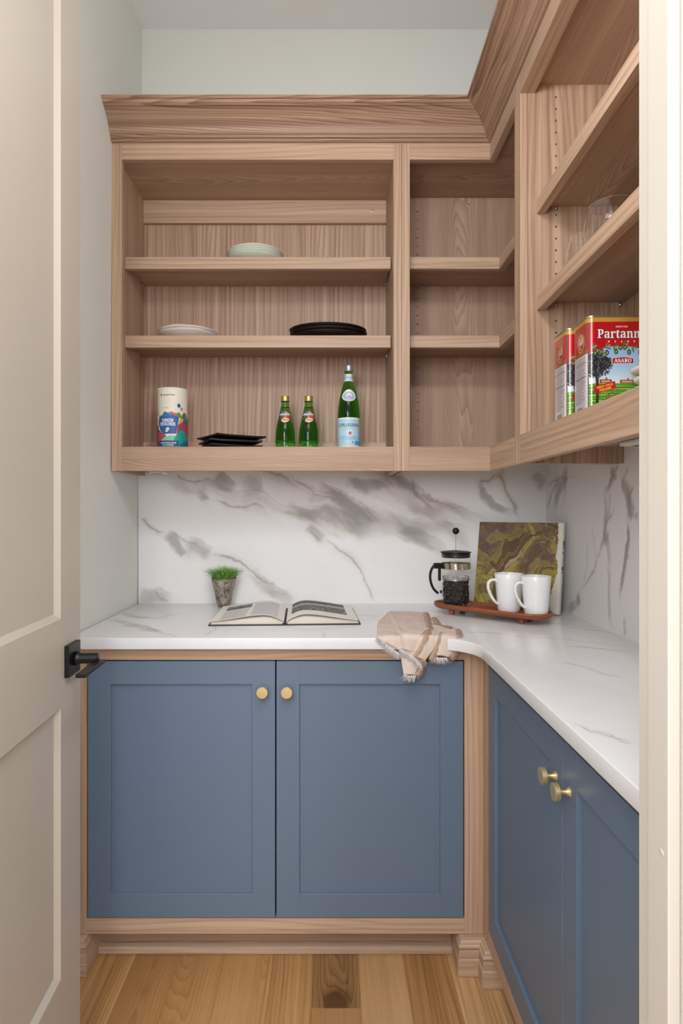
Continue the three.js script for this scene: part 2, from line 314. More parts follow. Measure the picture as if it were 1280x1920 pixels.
{ // jambs, stops and casings of the doorway
  const t = struct('trim_1', 'cream painted door frame at the right edge of the view', null), st = .011;
  part('jamb', merged([box(JR, JR + .0195, 0, HEAD + .02, PAN, HALL, .001), box(JL - .0195, JL, 0, HEAD + .02, PAN, HALL, .001), box(JL, JR, HEAD, HEAD + .0195, PAN, HALL, .001)]), M.trimPaint, t);
  part('stop', merged([box(JR - st, JR, 0, HEAD, -.563, -.5285, .0015), box(JL, JL + st, 0, HEAD, -.563, -.5285, .0015), box(JL + st, JR - st, HEAD - st, HEAD, -.563, -.5285, .0015)]), M.trimPaint, t);
  part('casing', merged([box(JR + .005, JR + .09, 0, HEAD + .10, HALL, HALL + .015, .0025), box(JL - .09, JL - .005, 0, HEAD + .10, HALL, HALL + .015, .0025), box(JL - .005, JR + .005, HEAD + .005, HEAD + .10, HALL, HALL + .015, .0025)]), M.trimPaint, t);
  const d = lathe([[.0001, .0007], [.0026, .0006], [.0032, 0]], 20); d.rotateZ(Math.PI / 2); d.translate(JR - st, .959, -.5388); part('bumper', d, M.trimPaint, t, 'small round bumper stuck to the door frame');
}
// the hall behind the camera, closed, with one unseen window placed for its light
struct('wall_hall_left', 'plain hall wall', box(-1.92, -1.75, -.06, CEIL + .05, PAN, 2.95, 0), M.hallWall);
struct('wall_hall_right', 'plain hall wall', box(1.75, 1.92, -.06, CEIL + .05, PAN, 2.95, 0), M.hallWall);
const WIN = [-1.25, 1.25, .35, 2.55];
struct('wall_hall_rear', 'hall wall with an opening for the unseen window', merged([box(-1.92, WIN[0], -.06, CEIL + .05, 2.85, 2.97, 0), box(WIN[1], 1.92, -.06, CEIL + .05, 2.85, 2.97, 0), box(WIN[0], WIN[1], -.06, WIN[2], 2.85, 2.97, 0), box(WIN[0], WIN[1], WIN[3], CEIL + .05, 2.85, 2.97, 0)]), M.hallWall);
{
  const w = struct('unseen_window_1', 'wide unseen hall window, glowing to light the pantry from behind the viewer', null), b = [];  // out of view, placed to send soft light through the doorway
  for (const x of [WIN[0] + .03, -.0, WIN[1] - .03]) b.push(box(x - .03, x + .03, WIN[2], WIN[3], 2.86, 2.92, .003));
  for (const y of [WIN[2] + .03, 1.45, WIN[3] - .03]) b.push(box(WIN[0], WIN[1], y - .03, y + .03, 2.865, 2.915, .003));
  part('unseen_window_frame', merged(b), M.white, w);
  part('unseen_window_pane', box(WIN[0], WIN[1], WIN[2], WIN[3], 2.885, 2.89, 0), std({ color: 0x999999, roughness: .2, emissive: LIGHT.unseenWindowColor, emissiveIntensity: LIGHT.unseenWindowRadiance * .35 }), w);  // the pane glows by itself, in place of daylight behind it
  const l = new THREE.RectAreaLight(LIGHT.unseenWindowColor, LIGHT.unseenWindowRadiance, WIN[1] - WIN[0], WIN[3] - WIN[2]);
  l.position.set((WIN[0] + WIN[1]) / 2, (WIN[2] + WIN[3]) / 2, 2.84); scene.add(l);   // a rect light shines along its own -z
}
// unseen lights on stands: glass highlights suggest the left, the right is added fill
function unseen_softbox(label, [x, y, z], [tx, ty, tz], w, h, radiance) {
  const o = thing('unseen_softbox', label, 'unseen_softbox', [x, 0, z]), head = new THREE.Object3D(); head.position.set(x, y, z); head.lookAt(2 * x - tx, 2 * y - ty, 2 * z - tz); head.updateMatrixWorld();
  const place = (g) => { g.applyMatrix4(head.matrix); g.translate(-x, 0, -z); return g; };   // local -z of the head points at the target
  const F = new THREE.CylinderGeometry(.07, .5, .30, 4, 1, true, Math.PI / 4); F.scale(w * 1.414, 1, h * 1.414); F.rotateX(-Math.PI / 2); F.translate(0, 0, .15);
  part('hood', place(F), std({ color: 0x141414, roughness: .8, side: THREE.DoubleSide }), o);
  part('diffuser_light', place(box(-w / 2, w / 2, -h / 2, h / 2, -.004, 0, .002)), std({ color: 0xf4f4f4, emissive: LIGHT.softboxColor, emissiveIntensity: radiance * .5 }), o);
  part('lamp_head', place(new THREE.CylinderGeometry(.06, .06, .18, 24).rotateX(Math.PI / 2).translate(0, 0, .39)), M.black, o);
  part('pole', tube([[0, .05, .12], [0, y * .5, .12], [0, y, .12]], .012, 8, 10), M.black, o);
  for (let k = 0; k < 3; k++) { const a = k * 2.094 + .4; part('leg', tube([[0, .55, .12], [Math.cos(a) * .2, .28, .12 + Math.sin(a) * .2], [Math.cos(a) * .38, .01, .12 + Math.sin(a) * .38]], .009, 8, 8), M.black, o); }
  const l = new THREE.RectAreaLight(LIGHT.softboxColor, radiance, w, h); l.position.copy(head.position); l.quaternion.copy(head.quaternion); l.translateZ(-.012); scene.add(l);
}
unseen_softbox('large black light box on a stand, unseen, left of and behind the viewer', [-.50, 1.85, .55], [.25, 1.35, -1.9], .62, .95, LIGHT.unseen_softbox);
unseen_softbox('smaller black light box on a stand, added as unseen fill right of the viewer', [.72, 1.45, .50], [-.2, 1.2, -1.6], .45, .60, LIGHT.fill);  // added fill, aimed to brighten the left wall
{
  const p = [.12, 2.30, -.80], o = thing('unseen_ceiling_lamp', 'round globe lamp, unseen, hanging from the pantry ceiling to light the upper walls', 'lamp', p);  // out of view, placed to light the pantry ceiling and upper walls
  part('globe', new THREE.SphereGeometry(.09, 40, 24), std({ color: 0xffffff, roughness: .5, emissive: LIGHT.pantryColor, emissiveIntensity: 3 }), o);
  part('stem', lathe([[.001, .085], [.03, .085], [.03, .10], [.006, .11], [.006, CEIL - p[1] - .03], [.06, CEIL - p[1] - .02], [.065, CEIL - p[1]], [.001, CEIL - p[1]]], 32), M.brass, o);
  const l = new THREE.PointLight(LIGHT.pantryColor, LIGHT.pantry, 0, 2); l.position.set(...p); l.castShadow = true; l.shadow.radius = 4; scene.add(l);
}
{
  const o = thing('unseen_ceiling_light', 'wide flat light panel in the hall ceiling, unseen, lighting the worktop and low walls', 'light', [0, CEIL, .65]);  // out of view, sized and placed to light worktop, floor and low walls
  part('housing', box(-.93, .93, -.035, 0, -.58, .58, .004), M.white, o);
  part('diffuser', box(-.90, .90, -.038, -.0345, -.55, .55, .001), std({ color: 0xffffff, emissive: LIGHT.panelColor, emissiveIntensity: 2.5 }), o);
  const l = new THREE.RectAreaLight(LIGHT.panelColor, LIGHT.unseenHallPanel, 1.8, 1.1); l.position.set(0, CEIL - .045, .65); l.lookAt(0, 0, .65); scene.add(l);
}

// ---------------------------------------------------------------- the open door on the left
{
  const W = .805, T = .035, Hd = 2.44;
  const d = struct('door_1', 'beige painted two-panel door standing open on the left', null);
  // the free edge is at local x = 0 and the hinge at x = -W; local +z faces right into the room
  d.position.set(-.5556, 0, -1.358); d.rotation.y = Math.PI / 2 + .0504;
  const st = .111, b = .0012, y0 = .008;
  const P = [[.3047, .8566], [1.038, 2.325]];
  part('stile', box(-st, 0, y0, Hd, -T, 0, b), M.doorPaint, d); part('stile', box(-W, -W + st, y0, Hd, -T, 0, b), M.doorPaint, d);
  for (const [a, c] of [[y0, P[0][0]], [P[0][1], P[1][0]], [P[1][1], Hd]]) part('rail', box(-W + st, -st, a, c, -T, 0, 0), M.doorPaint, d);
  const dep = .0095, bw = .0115;    // sloping edge round each recessed panel
  for (const [a, c] of P) {
    part('panel', box(-W + st + bw - .001, -st - bw + .001, a + bw - .001, c - bw + .001, -T + dep, -dep, 0), M.doorPaint, d);
    const O = [[-W + st, a], [-st, a], [-st, c], [-W + st, c]], I = [[-W + st + bw, a + bw], [-st - bw, a + bw], [-st - bw, c - bw], [-W + st + bw, c - bw]], pos = [];
    for (let k = 0; k < 4; k++) { const n = (k + 1) % 4, A = [...O[k], 0], B = [...O[n], 0], C = [...I[n], -dep], D = [...I[k], -dep], A2 = [...O[k], -T], B2 = [...O[n], -T], C2 = [...I[n], -T], D2 = [...I[k], -T]; pos.push(...A, ...B, ...C, ...A, ...C, ...D, ...A2, ...C2, ...B2, ...A2, ...D2, ...C2); }
    const g = new THREE.BufferGeometry(); g.setAttribute('position', new THREE.Float32BufferAttribute(pos, 3)); g.setAttribute('uv', new THREE.Float32BufferAttribute(new Float32Array(pos.length / 3 * 2), 2)); g.computeVertexNormals(); part('panel_bevel', g, M.doorPaint, d);
  }
  const h = part('door_handle', new RoundedBoxGeometry(.066, .066, .010, 2, .0012).translate(-.060, .9457, .005), M.black, d, 'black square rose with a flat lever');
  const neck = lathe([[.0001, .058], [.0105, .058], [.0112, .055], [.0112, .022], [.0135, .018], [.0148, .010], [.0001, .010]], 28); neck.rotateX(Math.PI / 2); neck.translate(-.060, .9457, 0);
  part('neck', neck, M.black, h);
  part('lever', new RoundedBoxGeometry(.120, .0085, .020, 2, .0018).translate(-.110, .9370, .060), M.black, h);
  part('latch', box(-.0005, .0015, .925, .966, -.028, -.007, .0003), M.black, d);
  const hg = []; for (const y of [.25, 1.25, 2.2]) { const c = new THREE.CylinderGeometry(.006, .006, .09, 14); c.translate(-W - .004, y, .004); hg.push(c); }
  part('hinge', merged(hg), M.black, d);
}

// ---------------------------------------------------------------- stone: worktop and splash
const DC = 1.655, XC = .381;   // worktop front edges: back run and right run
{
  const s = new THREE.Shape(), r = .115; s.moveTo(LEFT + .002, DC); s.lineTo(XC - r, DC); s.absarc(XC - r, DC - r, r, Math.PI / 2, 0, true); s.lineTo(XC, .625); s.lineTo(.806, .625); s.lineTo(.806, 2.283); s.lineTo(LEFT + .002, 2.283); s.closePath();
  const g = slab(s, .8825, .0315, .0028, 20, 3), p = g.attributes.position, uv = g.attributes.uv;
  for (let i = 0; i < p.count; i++) uv.setXY(i, (p.getX(i) + .75) / 1.6, (-p.getZ(i) - .6) / 1.7);
  const c = thing('worktop', 'L-shaped white stone worktop with faint grey veins on the blue cabinets', 'worktop', [0, 0, 0]);
  part('slab', toCreasedNormals(g, .7), std({ map: stone(1280, 1360, [-.75, .85, .6, 2.3], VEIN_TOP, 300, [228, 228, 228], 0), roughness: .2 }), c);
}
{
  const b = thing('splashback', 'white stone splashback with a broad smoky vein on the back wall', 'splashback');
  const g = box(LEFT, .793, .914, 1.47, BACK + .001, -2.268, 0), p = g.attributes.position, uv = g.attributes.uv;
  for (let i = 0; i < p.count; i++) uv.setXY(i, (p.getX(i) + .72) / 1.52, (p.getY(i) - .90) / .58);
  part('slab', g, std({ map: stone(1824, 696, [-.72, .80, .90, 1.48], VEIN_BACK, 500), roughness: .5 }), b);
  const b2 = thing('splashback', 'white stone splashback with tall drip-like veins on the right wall', 'splashback');
  const g2 = box(.793, RIGHT - .001, .914, 1.47, -2.268, -.625, 0), q = g2.attributes.position, uv2 = g2.attributes.uv;
  for (let i = 0; i < q.count; i++) uv2.setXY(i, (-q.getZ(i) - .62) / 1.66, (q.getY(i) - .90) / .58);
  part('slab', g2, std({ map: stone(1660, 580, [.62, 2.28, .90, 1.48], VEIN_RIGHT, 700, [234, 232, 229], 1.57), roughness: .5 }), b2);
}

// ---------------------------------------------------------------- base cabinets
function knobGeo() { // lathe along +z, base at z = 0
  const g = lathe([[.0001, 0], [.0085, 0], [.0085, .001], [.0062, .004], [.0042, .008], [.0042, .018], [.0052, .0195], [.0150, .0200], [.0155, .0206], [.0155, .0288], [.0149, .0294], [.0001, .0297]], 48);
  g.rotateX(Math.PI / 2); return toCreasedNormals(g, .5);
}
const KNOB = knobGeo();
function shakerDoor(parent, x0, x1, y0, y1, knobX, label) {
  const s = .0635, T = .020;
  const d = part('door', merged([box(x0, x0 + s, y0, y1, -T, 0, .0011), box(x1 - s, x1, y0, y1, -T, 0, .0011), box(x0 + s - .001, x1 - s + .001, y1 - s, y1, -T, 0, .0011), box(x0 + s - .001, x1 - s + .001, y0, y0 + s + .002, -T, 0, .0011)]), M.blue, parent, label);
  part('panel', box(x0 + s - .004, x1 - s + .004, y0 + s - .002, y1 - s + .004, -T + .003, -.0085, 0), M.blue, d);
  const k = part('knob', KNOB, M.brass, d, 'round brushed brass knob'); k.position.set(knobX, .765, 0);
}
const BY0 = .0948, BY1 = .8825, DY0 = .1393, DY1 = .8440;
{
  const c = thing('base_cabinet', 'wood-framed base cabinet with two blue panelled doors under the back worktop', 'cabinet', [0, 0, -1.685]);
  part('carcass', merged([box(LEFT + .004, LEFT + .022, BY0, BY1 - .002, -.585, -.022, 0), box(.40, .418, BY0, BY1 - .002, -.585, -.022, 0), box(LEFT + .022, .40, BY0, BY0 + .018, -.585, -.022, 0), box(LEFT + .022, .40, BY0, BY1 - .002, -.59, -.585, 0)]), M.cavity, c);
  part('stile', box(LEFT + .003, -.6725, BY0, BY1, -.021, 0, .0008, 'y'), M.oakRail, c); part('stile', box(.3655, .4184, BY0, BY1, -.021, 0, .0012, 'y'), M.oakRail, c);
  part('rail', box(-.6725, .3655, DY1 + .0036, BY1, -.021, 0, .0006, 'x'), M.oakRail, c); part('rail', box(-.6725, .3655, BY0, DY0 - .0022, -.021, 0, .0008, 'x'), M.oakRail, c);
  shakerDoor(c, -.6692, -.1545, DY0, DY1, -.1873, 'blue door at the left with its knob on the right'); shakerDoor(c, -.1510, .3621, DY0, DY1, -.1208, 'blue door at the right with its knob on the left');
  part('toe_kick', box(LEFT + .004, .43, .002, BY0, -.088, -.070, 0, 'x'), M.oakCrown, c);
  const shoe = [[0, .002], [.018, .002], [.018, .008], [.0165, .014], [.013, .0185], [.008, .0215], [0, .023]];
  part('shoe_molding', sweep([[-.70, -.0705], [.37, -.0705]], shoe), M.oakRail, c);
  const foot = [[-.03, .0012], [.0142, .0012], [.0142, .044], [.0132, .0465], [.0108, .0475], [.0108, .0495], [.0122, .0510], [.0100, .072], [.0112, .0735], [.0125, .0765], [.0118, .0805], [.0085, .0835], [.0080, .0860], [.0045, .0920], [0, .0938], [-.03, .0938]];
  part('foot', sweep([[LEFT + .004, .018], [-.674, .018], [-.674, -.0705]], foot, .35), M.oakRail, c);
  part('foot', sweep([[.3555, -.0705], [.3555, .018], [.4098, .018], [.4098, .061], [.475, .061]], foot, .35), M.oakRail, c);
}
{
  const c = thing('base_cabinet', 'wood-framed base cabinet with two blue panelled doors along the right wall', 'cabinet', [.418, 0, -1.685], -Math.PI / 2);
  part('carcass', merged([box(.03, .048, BY0, BY1 - .002, -.36, -.022, 0), box(1.03, 1.05, BY0, BY1 - .002, -.36, -.022, 0), box(.048, 1.03, BY0, BY0 + .018, -.36, -.022, 0), box(.048, 1.03, BY0, BY1 - .002, -.365, -.36, 0)]), M.cavity, c);
  part('stile', box(.0005, .0475, BY0, BY1, -.021, 0, .0008, 'y'), M.oakRail, c); part('stile', box(1.005, 1.055, BY0, BY1, -.021, 0, .0008, 'y'), M.oakRail, c);
  part('rail', box(.0475, 1.005, DY1 + .0036, BY1, -.021, 0, .0006, 'x'), M.oakRail, c); part('rail', box(.0475, 1.005, BY0, DY0 - .0022, -.021, 0, .0008, 'x'), M.oakRail, c);
  shakerDoor(c, .0495, .5735, DY0, DY1, .5433, 'far blue door'); shakerDoor(c, .5755, 1.003, DY0, DY1, .6084, 'near blue door, cut off by the door frame');
  part('toe_kick', box(.07, 1.055, .002, BY0, -.088, -.070, 0, 'x'), M.oakCrown, c);
}

// ---------------------------------------------------------------- wall cabinets
const UF = -1.982, UX = .513, UY0 = 1.3863, UY1 = 2.4448, OP0 = 1.4642, OP1 = 2.392, FLOOR = 1.45, BP = -2.263;
const S1 = [2.0636, 2.1032], S2 = [1.8013, 1.8417];    // shelf levels: underside, top
const holesAt = (y1, n) => Array.from({ length: n }, (_, i) => y1 - .032 * i);
// a panel in the xy plane, front face at z = 0 looking to +z, drilled with peg holes
function drilled(x0, x1, y0, y1, holes, thick = .018) {
  const s = shapeOf([[x0, y0], [x1, y0], [x1, y1], [x0, y1]]);
  for (const [hx, hy] of holes) { const h = new THREE.Path(); h.absellipse(hx, hy, .0030, .0030, 0, Math.PI * 2, true); s.holes.push(h); }
  const f = new THREE.ExtrudeGeometry(s, { depth: thick * .6, bevelEnabled: false, curveSegments: 6 }); f.translate(0, 0, -thick * .6);
  return grain(mergeGeometries([f.toNonIndexed ? (f.index ? f.toNonIndexed() : f) : f, box(x0, x1, y0, y1, -thick, -thick * .6, 0)].map((g) => { g.deleteAttribute('uv'); g.setAttribute('uv', new THREE.Float32BufferAttribute(new Float32Array(g.attributes.position.count * 2), 2)); return g; })), 'y');
}
function shelfPin(parent, x, y, z, turn = 0) {
  const g = merged([box(-.0015, .0015, -.012, .0015, -.004, .004, .0005), new THREE.CylinderGeometry(.0025, .0025, .010, 10).rotateZ(Math.PI / 2).translate(.004, -.006, 0)]);
  const m = part('shelf_pin', g, M.steel, parent, 'small metal shelf pin'); m.position.set(x, y, z); m.rotation.y = turn;
}
function screw(parent, x, y, z) { const g = lathe([[.0001, .0012], [.0030, .001], [.0042, 0]], 12); g.rotateX(Math.PI / 2); const m = part('screw', g, M.steel, parent); m.position.set(x, y, z); }
{
  const c = thing('wall_cabinet', 'open wood wall cabinet with two shelves, left of the slim divider', 'cabinet', [0, 0, 0]);
  const L = -.689, Rr = .2008;
  part('side_panel', box(LEFT + .003, L, UY0, UY1, BACK + .002, UF - .0205, .0006, 'y'), M.oakRift, c); part('side_panel', box(Rr, .2225, UY0, UY1, BACK + .002, UF - .0205, .0006, 'y'), M.oakRift, c);
  part('back_panel', box(L, Rr, FLOOR, 2.43, BP - .008, BP, 0, 'y'), M.oakRift, c);
  part('top_panel', box(L, Rr, 2.394, 2.412, BP, UF - .0205, 0, 'x'), M.oakPlain, c); part('bottom_panel', box(L, Rr, FLOOR - .018, FLOOR, BP - .008, UF - .0205, 0, 'x'), M.oakPlain, c);
  part('nailer', box(L + .0005, Rr - .0005, 2.310, 2.3935, BP, -2.245, .0008, 'x'), M.oakRail, c); part('nailer', box(L + .0005, Rr - .0005, FLOOR, 1.5085, BP, -2.245, .0008, 'x'), M.oakRail, c);
  part('stile', box(LEFT + .003, -.6765, UY0, UY1, UF - .020, UF, .0006, 'y'), M.oakRail, c); part('stile', box(.2011, .2264, UY0, UY1, UF - .020, UF, .0006, 'y'), M.oakRail, c);
  part('rail', box(-.6765, .2011, OP1, UY1, UF - .020, UF, .0006, 'x'), M.oakRail, c); part('rail', box(-.6765, .2011, UY0, OP0, UF - .020, UF, .0006, 'x'), M.oakPlain, c);
  for (const [a, b] of [S1, S2]) {
    const s = part('shelf', box(L + .001, Rr - .003, b - .019, b, BP + .003, -2.067, 0, 'x'), M.oakPlain, c);
    part('nosing', box(L + .001, Rr - .003, a, b, -2.067, -2.045, .001, 'x'), M.oakRail, s);
    shelfPin(c, Rr - .001, b - .019, -2.09, Math.PI); shelfPin(c, L + .002, b - .019, -2.09); shelfPin(c, Rr - .001, b - .019, -2.22, Math.PI); shelfPin(c, L + .002, b - .019, -2.22);
  }
  screw(c, .150, 2.355, -2.245);
}
{
  const c = thing('wall_cabinet', 'open wood corner cabinet with L-shaped shelves, right of the slim divider', 'cabinet', [0, 0, 0]);
  const L = .2495, PX = .800, FZ = -1.700, top = 2.411;
  part('side_panel', box(.231, L, UY0, UY1, BACK + .002, UF - .0205, .0006, 'y'), M.oakRift, c);
  part('side_panel', box(UX + .021, PX, UY0, UY1, FZ - .0005, FZ + .015, 0, 'y'), M.oakRift, c);
  const back = drilled(L, PX, FLOOR, top + .02, holesAt(2.36, 26).filter((y) => Math.abs(y - S1[1] + .02) > .02 && Math.abs(y - S2[1] + .02) > .02).map((y) => [.3177, y]), .012); back.translate(0, 0, BP);
  { const uv = back.attributes.uv, p = back.attributes.position, n = back.attributes.normal; for (let i = 0; i < p.count; i++) if (Math.abs(n.getZ(i)) > .5) uv.setXY(i, p.getX(i) - .23, p.getY(i) - .55); }
  part('back_panel', back, M.oakPlain, c);
  part('back_panel', box(PX, PX + .008, FLOOR, top + .02, BP, FZ, 0, 'y'), M.oakRift, c);
  const Lshape = (x0, d0, x1, d1, xa, da) => shapeOf([[x0, d0], [x0, da], [xa, da], [xa, d1], [x1, d1], [x1, d0]]);   // back run at depth d0..da, right run x xa..x1 to depth d1
  for (const [n, y, t] of [['top_panel', top, .018], ['bottom_panel', FLOOR - .018, .018]]) { part(n, grain(slab(Lshape(L, -BP, PX, -FZ, UX + .021, -UF + .0205), y, t), 'x'), M.oakPlain, c); }
  part('stile', box(.2270, .2534, UY0, UY1, UF - .020, UF, .0006, 'y'), M.oakRail, c);
  part('stile', box(UX, UX + .020, UY0, UY1, -1.7195, -1.6995, .0006, 'y'), M.oakRail, c);
  const rz = -1.7195;
  part('rail', box(.2534, UX, OP1, UY1, UF - .020, UF, .0006, 'x'), M.oakRail, c); part('rail', box(.2534, UX, UY0, OP0, UF - .020, UF, .0006, 'x'), M.oakPlain, c);
  part('rail', box(UX, UX + .020, OP1, UY1, UF - .020, rz, .0006, 'z'), M.oakRail, c); part('rail', box(UX, UX + .020, UY0, OP0, UF - .020, rz, .0006, 'z'), M.oakRail, c);
  for (const [a, b] of [S1, S2]) {
    const s = part('shelf', grain(slab(Lshape(L + .001, -BP - .002, PX - .001, -FZ + .002, .582, 2.067), b - .019, .019), 'x'), M.oakPlain, c);
    part('nosing', merged([box(L + .001, .560, a, b, -2.067, -2.045, .001, 'x')]), M.oakRail, s);
    part('nosing', merged([box(.560, .582, a, b, -2.067, FZ - .002, .001, 'z')]), M.oakRail, s);
    shelfPin(c, .3177, b - .019, BP + .004, Math.PI / 2);
  }
  screw(c, .505, 2.385, BP);
}
const TURN = -.0105;
{
  const c = thing('wall_cabinet', 'open wood wall cabinet with two deep shelves on the right wall', 'cabinet', [UX, 0, -1.667], TURN);
  const D = .281, N = 1.02, top = 2.414;             // local x: 0 at the face, D at the back; local z: 0 at the far panel, N at the near end
  const rows = [.097, .270];
  const far = drilled(.0205, D, UY0, UY1, [].concat(...rows.map((x) => holesAt(2.381, 26).filter((y) => Math.abs(y - S1[1] + .02) > .022 && Math.abs(y - S2[1] + .02) > .022).map((y) => [x, y]))), .018);
  part('side_panel', far, M.oakRift2, c); part('side_panel', box(.0205, D, UY0, UY1, N - .018, N, .0006, 'y'), M.oakRift, c);
  part('back_panel', box(D, D + .008, FLOOR, UY1, 0, N, 0, 'y'), M.oakRift, c);
  part('top_panel', box(.0205, D, top, top + .018, 0, N - .018, 0, 'z'), M.oakPlain, c); part('bottom_panel', box(.0205, D, FLOOR - .018, FLOOR, 0, N - .018, 0, 'z'), M.oakPlain, c);
  part('stile', box(0, .020, UY0, UY1, -.032, 0, .0006, 'y'), M.oakRail, c); part('stile', box(0, .020, UY0, UY1, N - .036, N, .0006, 'y'), M.oakRail, c);
  part('rail', box(0, .020, OP1, UY1, 0, N - .036, .0006, 'z'), M.oakRail, c); part('rail', box(0, .020, UY0, OP0, 0, N - .036, .0006, 'z'), M.oakRail, c);
  part('nailer', box(.0205, .040, OP1, top, 0, N - .018, .0006, 'z'), M.oakRail, c);
  for (const [a, b] of [S1, S2]) {
    const s = part('shelf', box(.066, D - .002, b - .019, b, .0015, N - .02, 0, 'z'), M.oakPlain, c);
    part('nosing', box(.0445, .066, a, b, .0015, N - .02, .001, 'z'), M.oakRail, s);
    shelfPin(c, rows[0], b - .019, .002, -Math.PI / 2); shelfPin(c, rows[1], b - .019, .002, -Math.PI / 2);
  }
}
{ // crown moulding over the face frames, mitred at the inner corner
  const t = thing('crown_molding', 'carved wood crown moulding along the top of the wall cabinets', 'moulding');
  const pr = [[0, UY1], [.0060, UY1], [.0085, UY1 + .0015], [.0105, UY1 + .004], [.0110, UY1 + .0068], [.0095, UY1 + .0090], [.0120, UY1 + .0095], [.0150, UY1 + .0115], [.0165, UY1 + .0145], [.0155, UY1 + .0172], [.0175, UY1 + .0182], [.0205, UY1 + .020]];
  for (let i = 0; i <= 10; i++) { const q = i / 10; pr.push([.0215 + .0495 * (q + .10 * Math.sin(Math.PI * q) * -1 * .6), UY1 + .0205 + .0525 * (q + .10 * Math.sin(Math.PI * q))]); }
  pr.push([.0765, UY1 + .0745], [.0770, UY1 + .0765], [.0820, UY1 + .0770], [.0855, UY1 + .0795], [.0860, UY1 + .0830], [.0875, UY1 + .0845], [.0920, UY1 + .0850], [.0935, UY1 + .0870], [.0935, UY1 + .0935], [0, UY1 + .0935]);
  const full = sweep([[LEFT + .0035, UF + .0005], [UX - .0005, UF + .0005], [UX - .0005, -1.667], [UX - .0005 + Math.sin(TURN) * 1.03, -1.667 + 1.03]], pr, .5);
  // split the mitred sweep into its two runs
  const p = full.attributes.position, cut = [[], []], m = pr.length;
  for (let i = 0; i < p.count; i += 3) { const tri = i / 3, run = tri < 2 * m ? 0 : tri < 6 * m ? 1 : tri < 6 * m + (m - 2) ? 0 : 1; cut[run].push(i, i + 1, i + 2); }
  cut.forEach((ids, k) => { const g = new THREE.BufferGeometry(); for (const a of ['position', 'normal', 'uv']) { const src = full.attributes[a], n = src.itemSize, out = new Float32Array(ids.length * n); ids.forEach((id, j) => { for (let q = 0; q < n; q++) out[j * n + q] = src.array[id * n + q]; }); g.setAttribute(a, new THREE.BufferAttribute(out, n)); } part('run', g, M.oakCrown, t); });
}
// ---------------------------------------------------------------- things on the shelves
// -- plates
function plateGeo(prof, seg = 72) { return toCreasedNormals(lathe(prof, seg), .5); }
{
  const pale = std({ color: 0xd6dccd, roughness: .28 }), pr = [[.0001, .0035], [.052, .0035], [.052, 0], [.0555, 0], [.0565, .005], [.078, .0125], [.092, .0205], [.0968, .0245], [.0972, .0255], [.0965, .0262], [.0905, .0225], [.077, .0148], [.056, .0080], [.0001, .0075]];
  const names = ['lowest of the four pale green-white plates stacked on the upper shelf', 'second from the bottom of the four pale green-white plates on the upper shelf', 'third from the bottom of the four pale green-white plates on the upper shelf', 'topmost of the four pale green-white plates stacked on the upper shelf'];
  const g = plateGeo(pr); let first;
  names.forEach((label, i) => {
    const p = [-.2675 + [0, .001, -.0008, .0012][i], S1[1] + .0002 + i * .0082, -2.150 + [0, .0006, -.001, .0004][i]];
    if (!first) { first = thing('plate', label, 'plate', p, 0, 'pale plates on the upper shelf'); part('dish', g, pale, first); } else copyOf(first, label, p, i);
  });
}
{
  const wh = std({ color: 0xe9e3dc, roughness: .4 }), pr = [[.0001, .004], [.060, .004], [.060, 0], [.0645, 0], [.066, .005], [.085, .0130], [.0985, .0205], [.1030, .0240], [.1035, .0251], [.1022, .0258], [.097, .0225], [.084, .0155], [.064, .0085], [.0001, .008]];
  const g = plateGeo(pr), p = g.attributes.position;
  for (let i = 0; i < p.count; i++) { const x = p.getX(i), z = p.getZ(i), r = Math.hypot(x, z), a = Math.atan2(z, x); p.setY(i, p.getY(i) + .0006 * smooth(.07, .1035, r) * (Math.sin(5 * a) + .6 * Math.sin(9 * a + 1))); }
  const a = thing('plate', 'lower of the two off-white plates with a wavy rim on the middle shelf', 'plate', [-.4995, S2[1] + .0002, -2.145], .4, 'off-white plates on the middle shelf'); part('dish', g, wh, a);
  copyOf(a, 'upper of the two off-white plates with a wavy rim on the middle shelf', [-.5012, S2[1] + .0115, -2.147], 1.1);
}
{
  const bk = std({ color: 0x16100d, roughness: .42 }), pr = [[.0001, .004], [.085, .004], [.085, 0], [.092, 0], [.096, .003], [.118, .009], [.130, .0165], [.1352, .0215], [.1358, .0230], [.1340, .0238], [.126, .0185], [.112, .0125], [.09, .0085], [.0001, .008]];
  const g = plateGeo(pr); g.scale(1, 1, .78);
  const a = thing('plate', 'lowest of the three large black plates on the middle shelf', 'plate', [-.0085, S2[1] + .0002, -2.155], .03, 'large black plates on the middle shelf'); part('dish', g, bk, a);
  copyOf(a, 'middle of the three large black plates on the middle shelf', [-.0105, S2[1] + .0125, -2.156], -.02);
  copyOf(a, 'topmost of the three large black plates on the middle shelf', [-.0125, S2[1] + .0245, -2.158], .05);
}
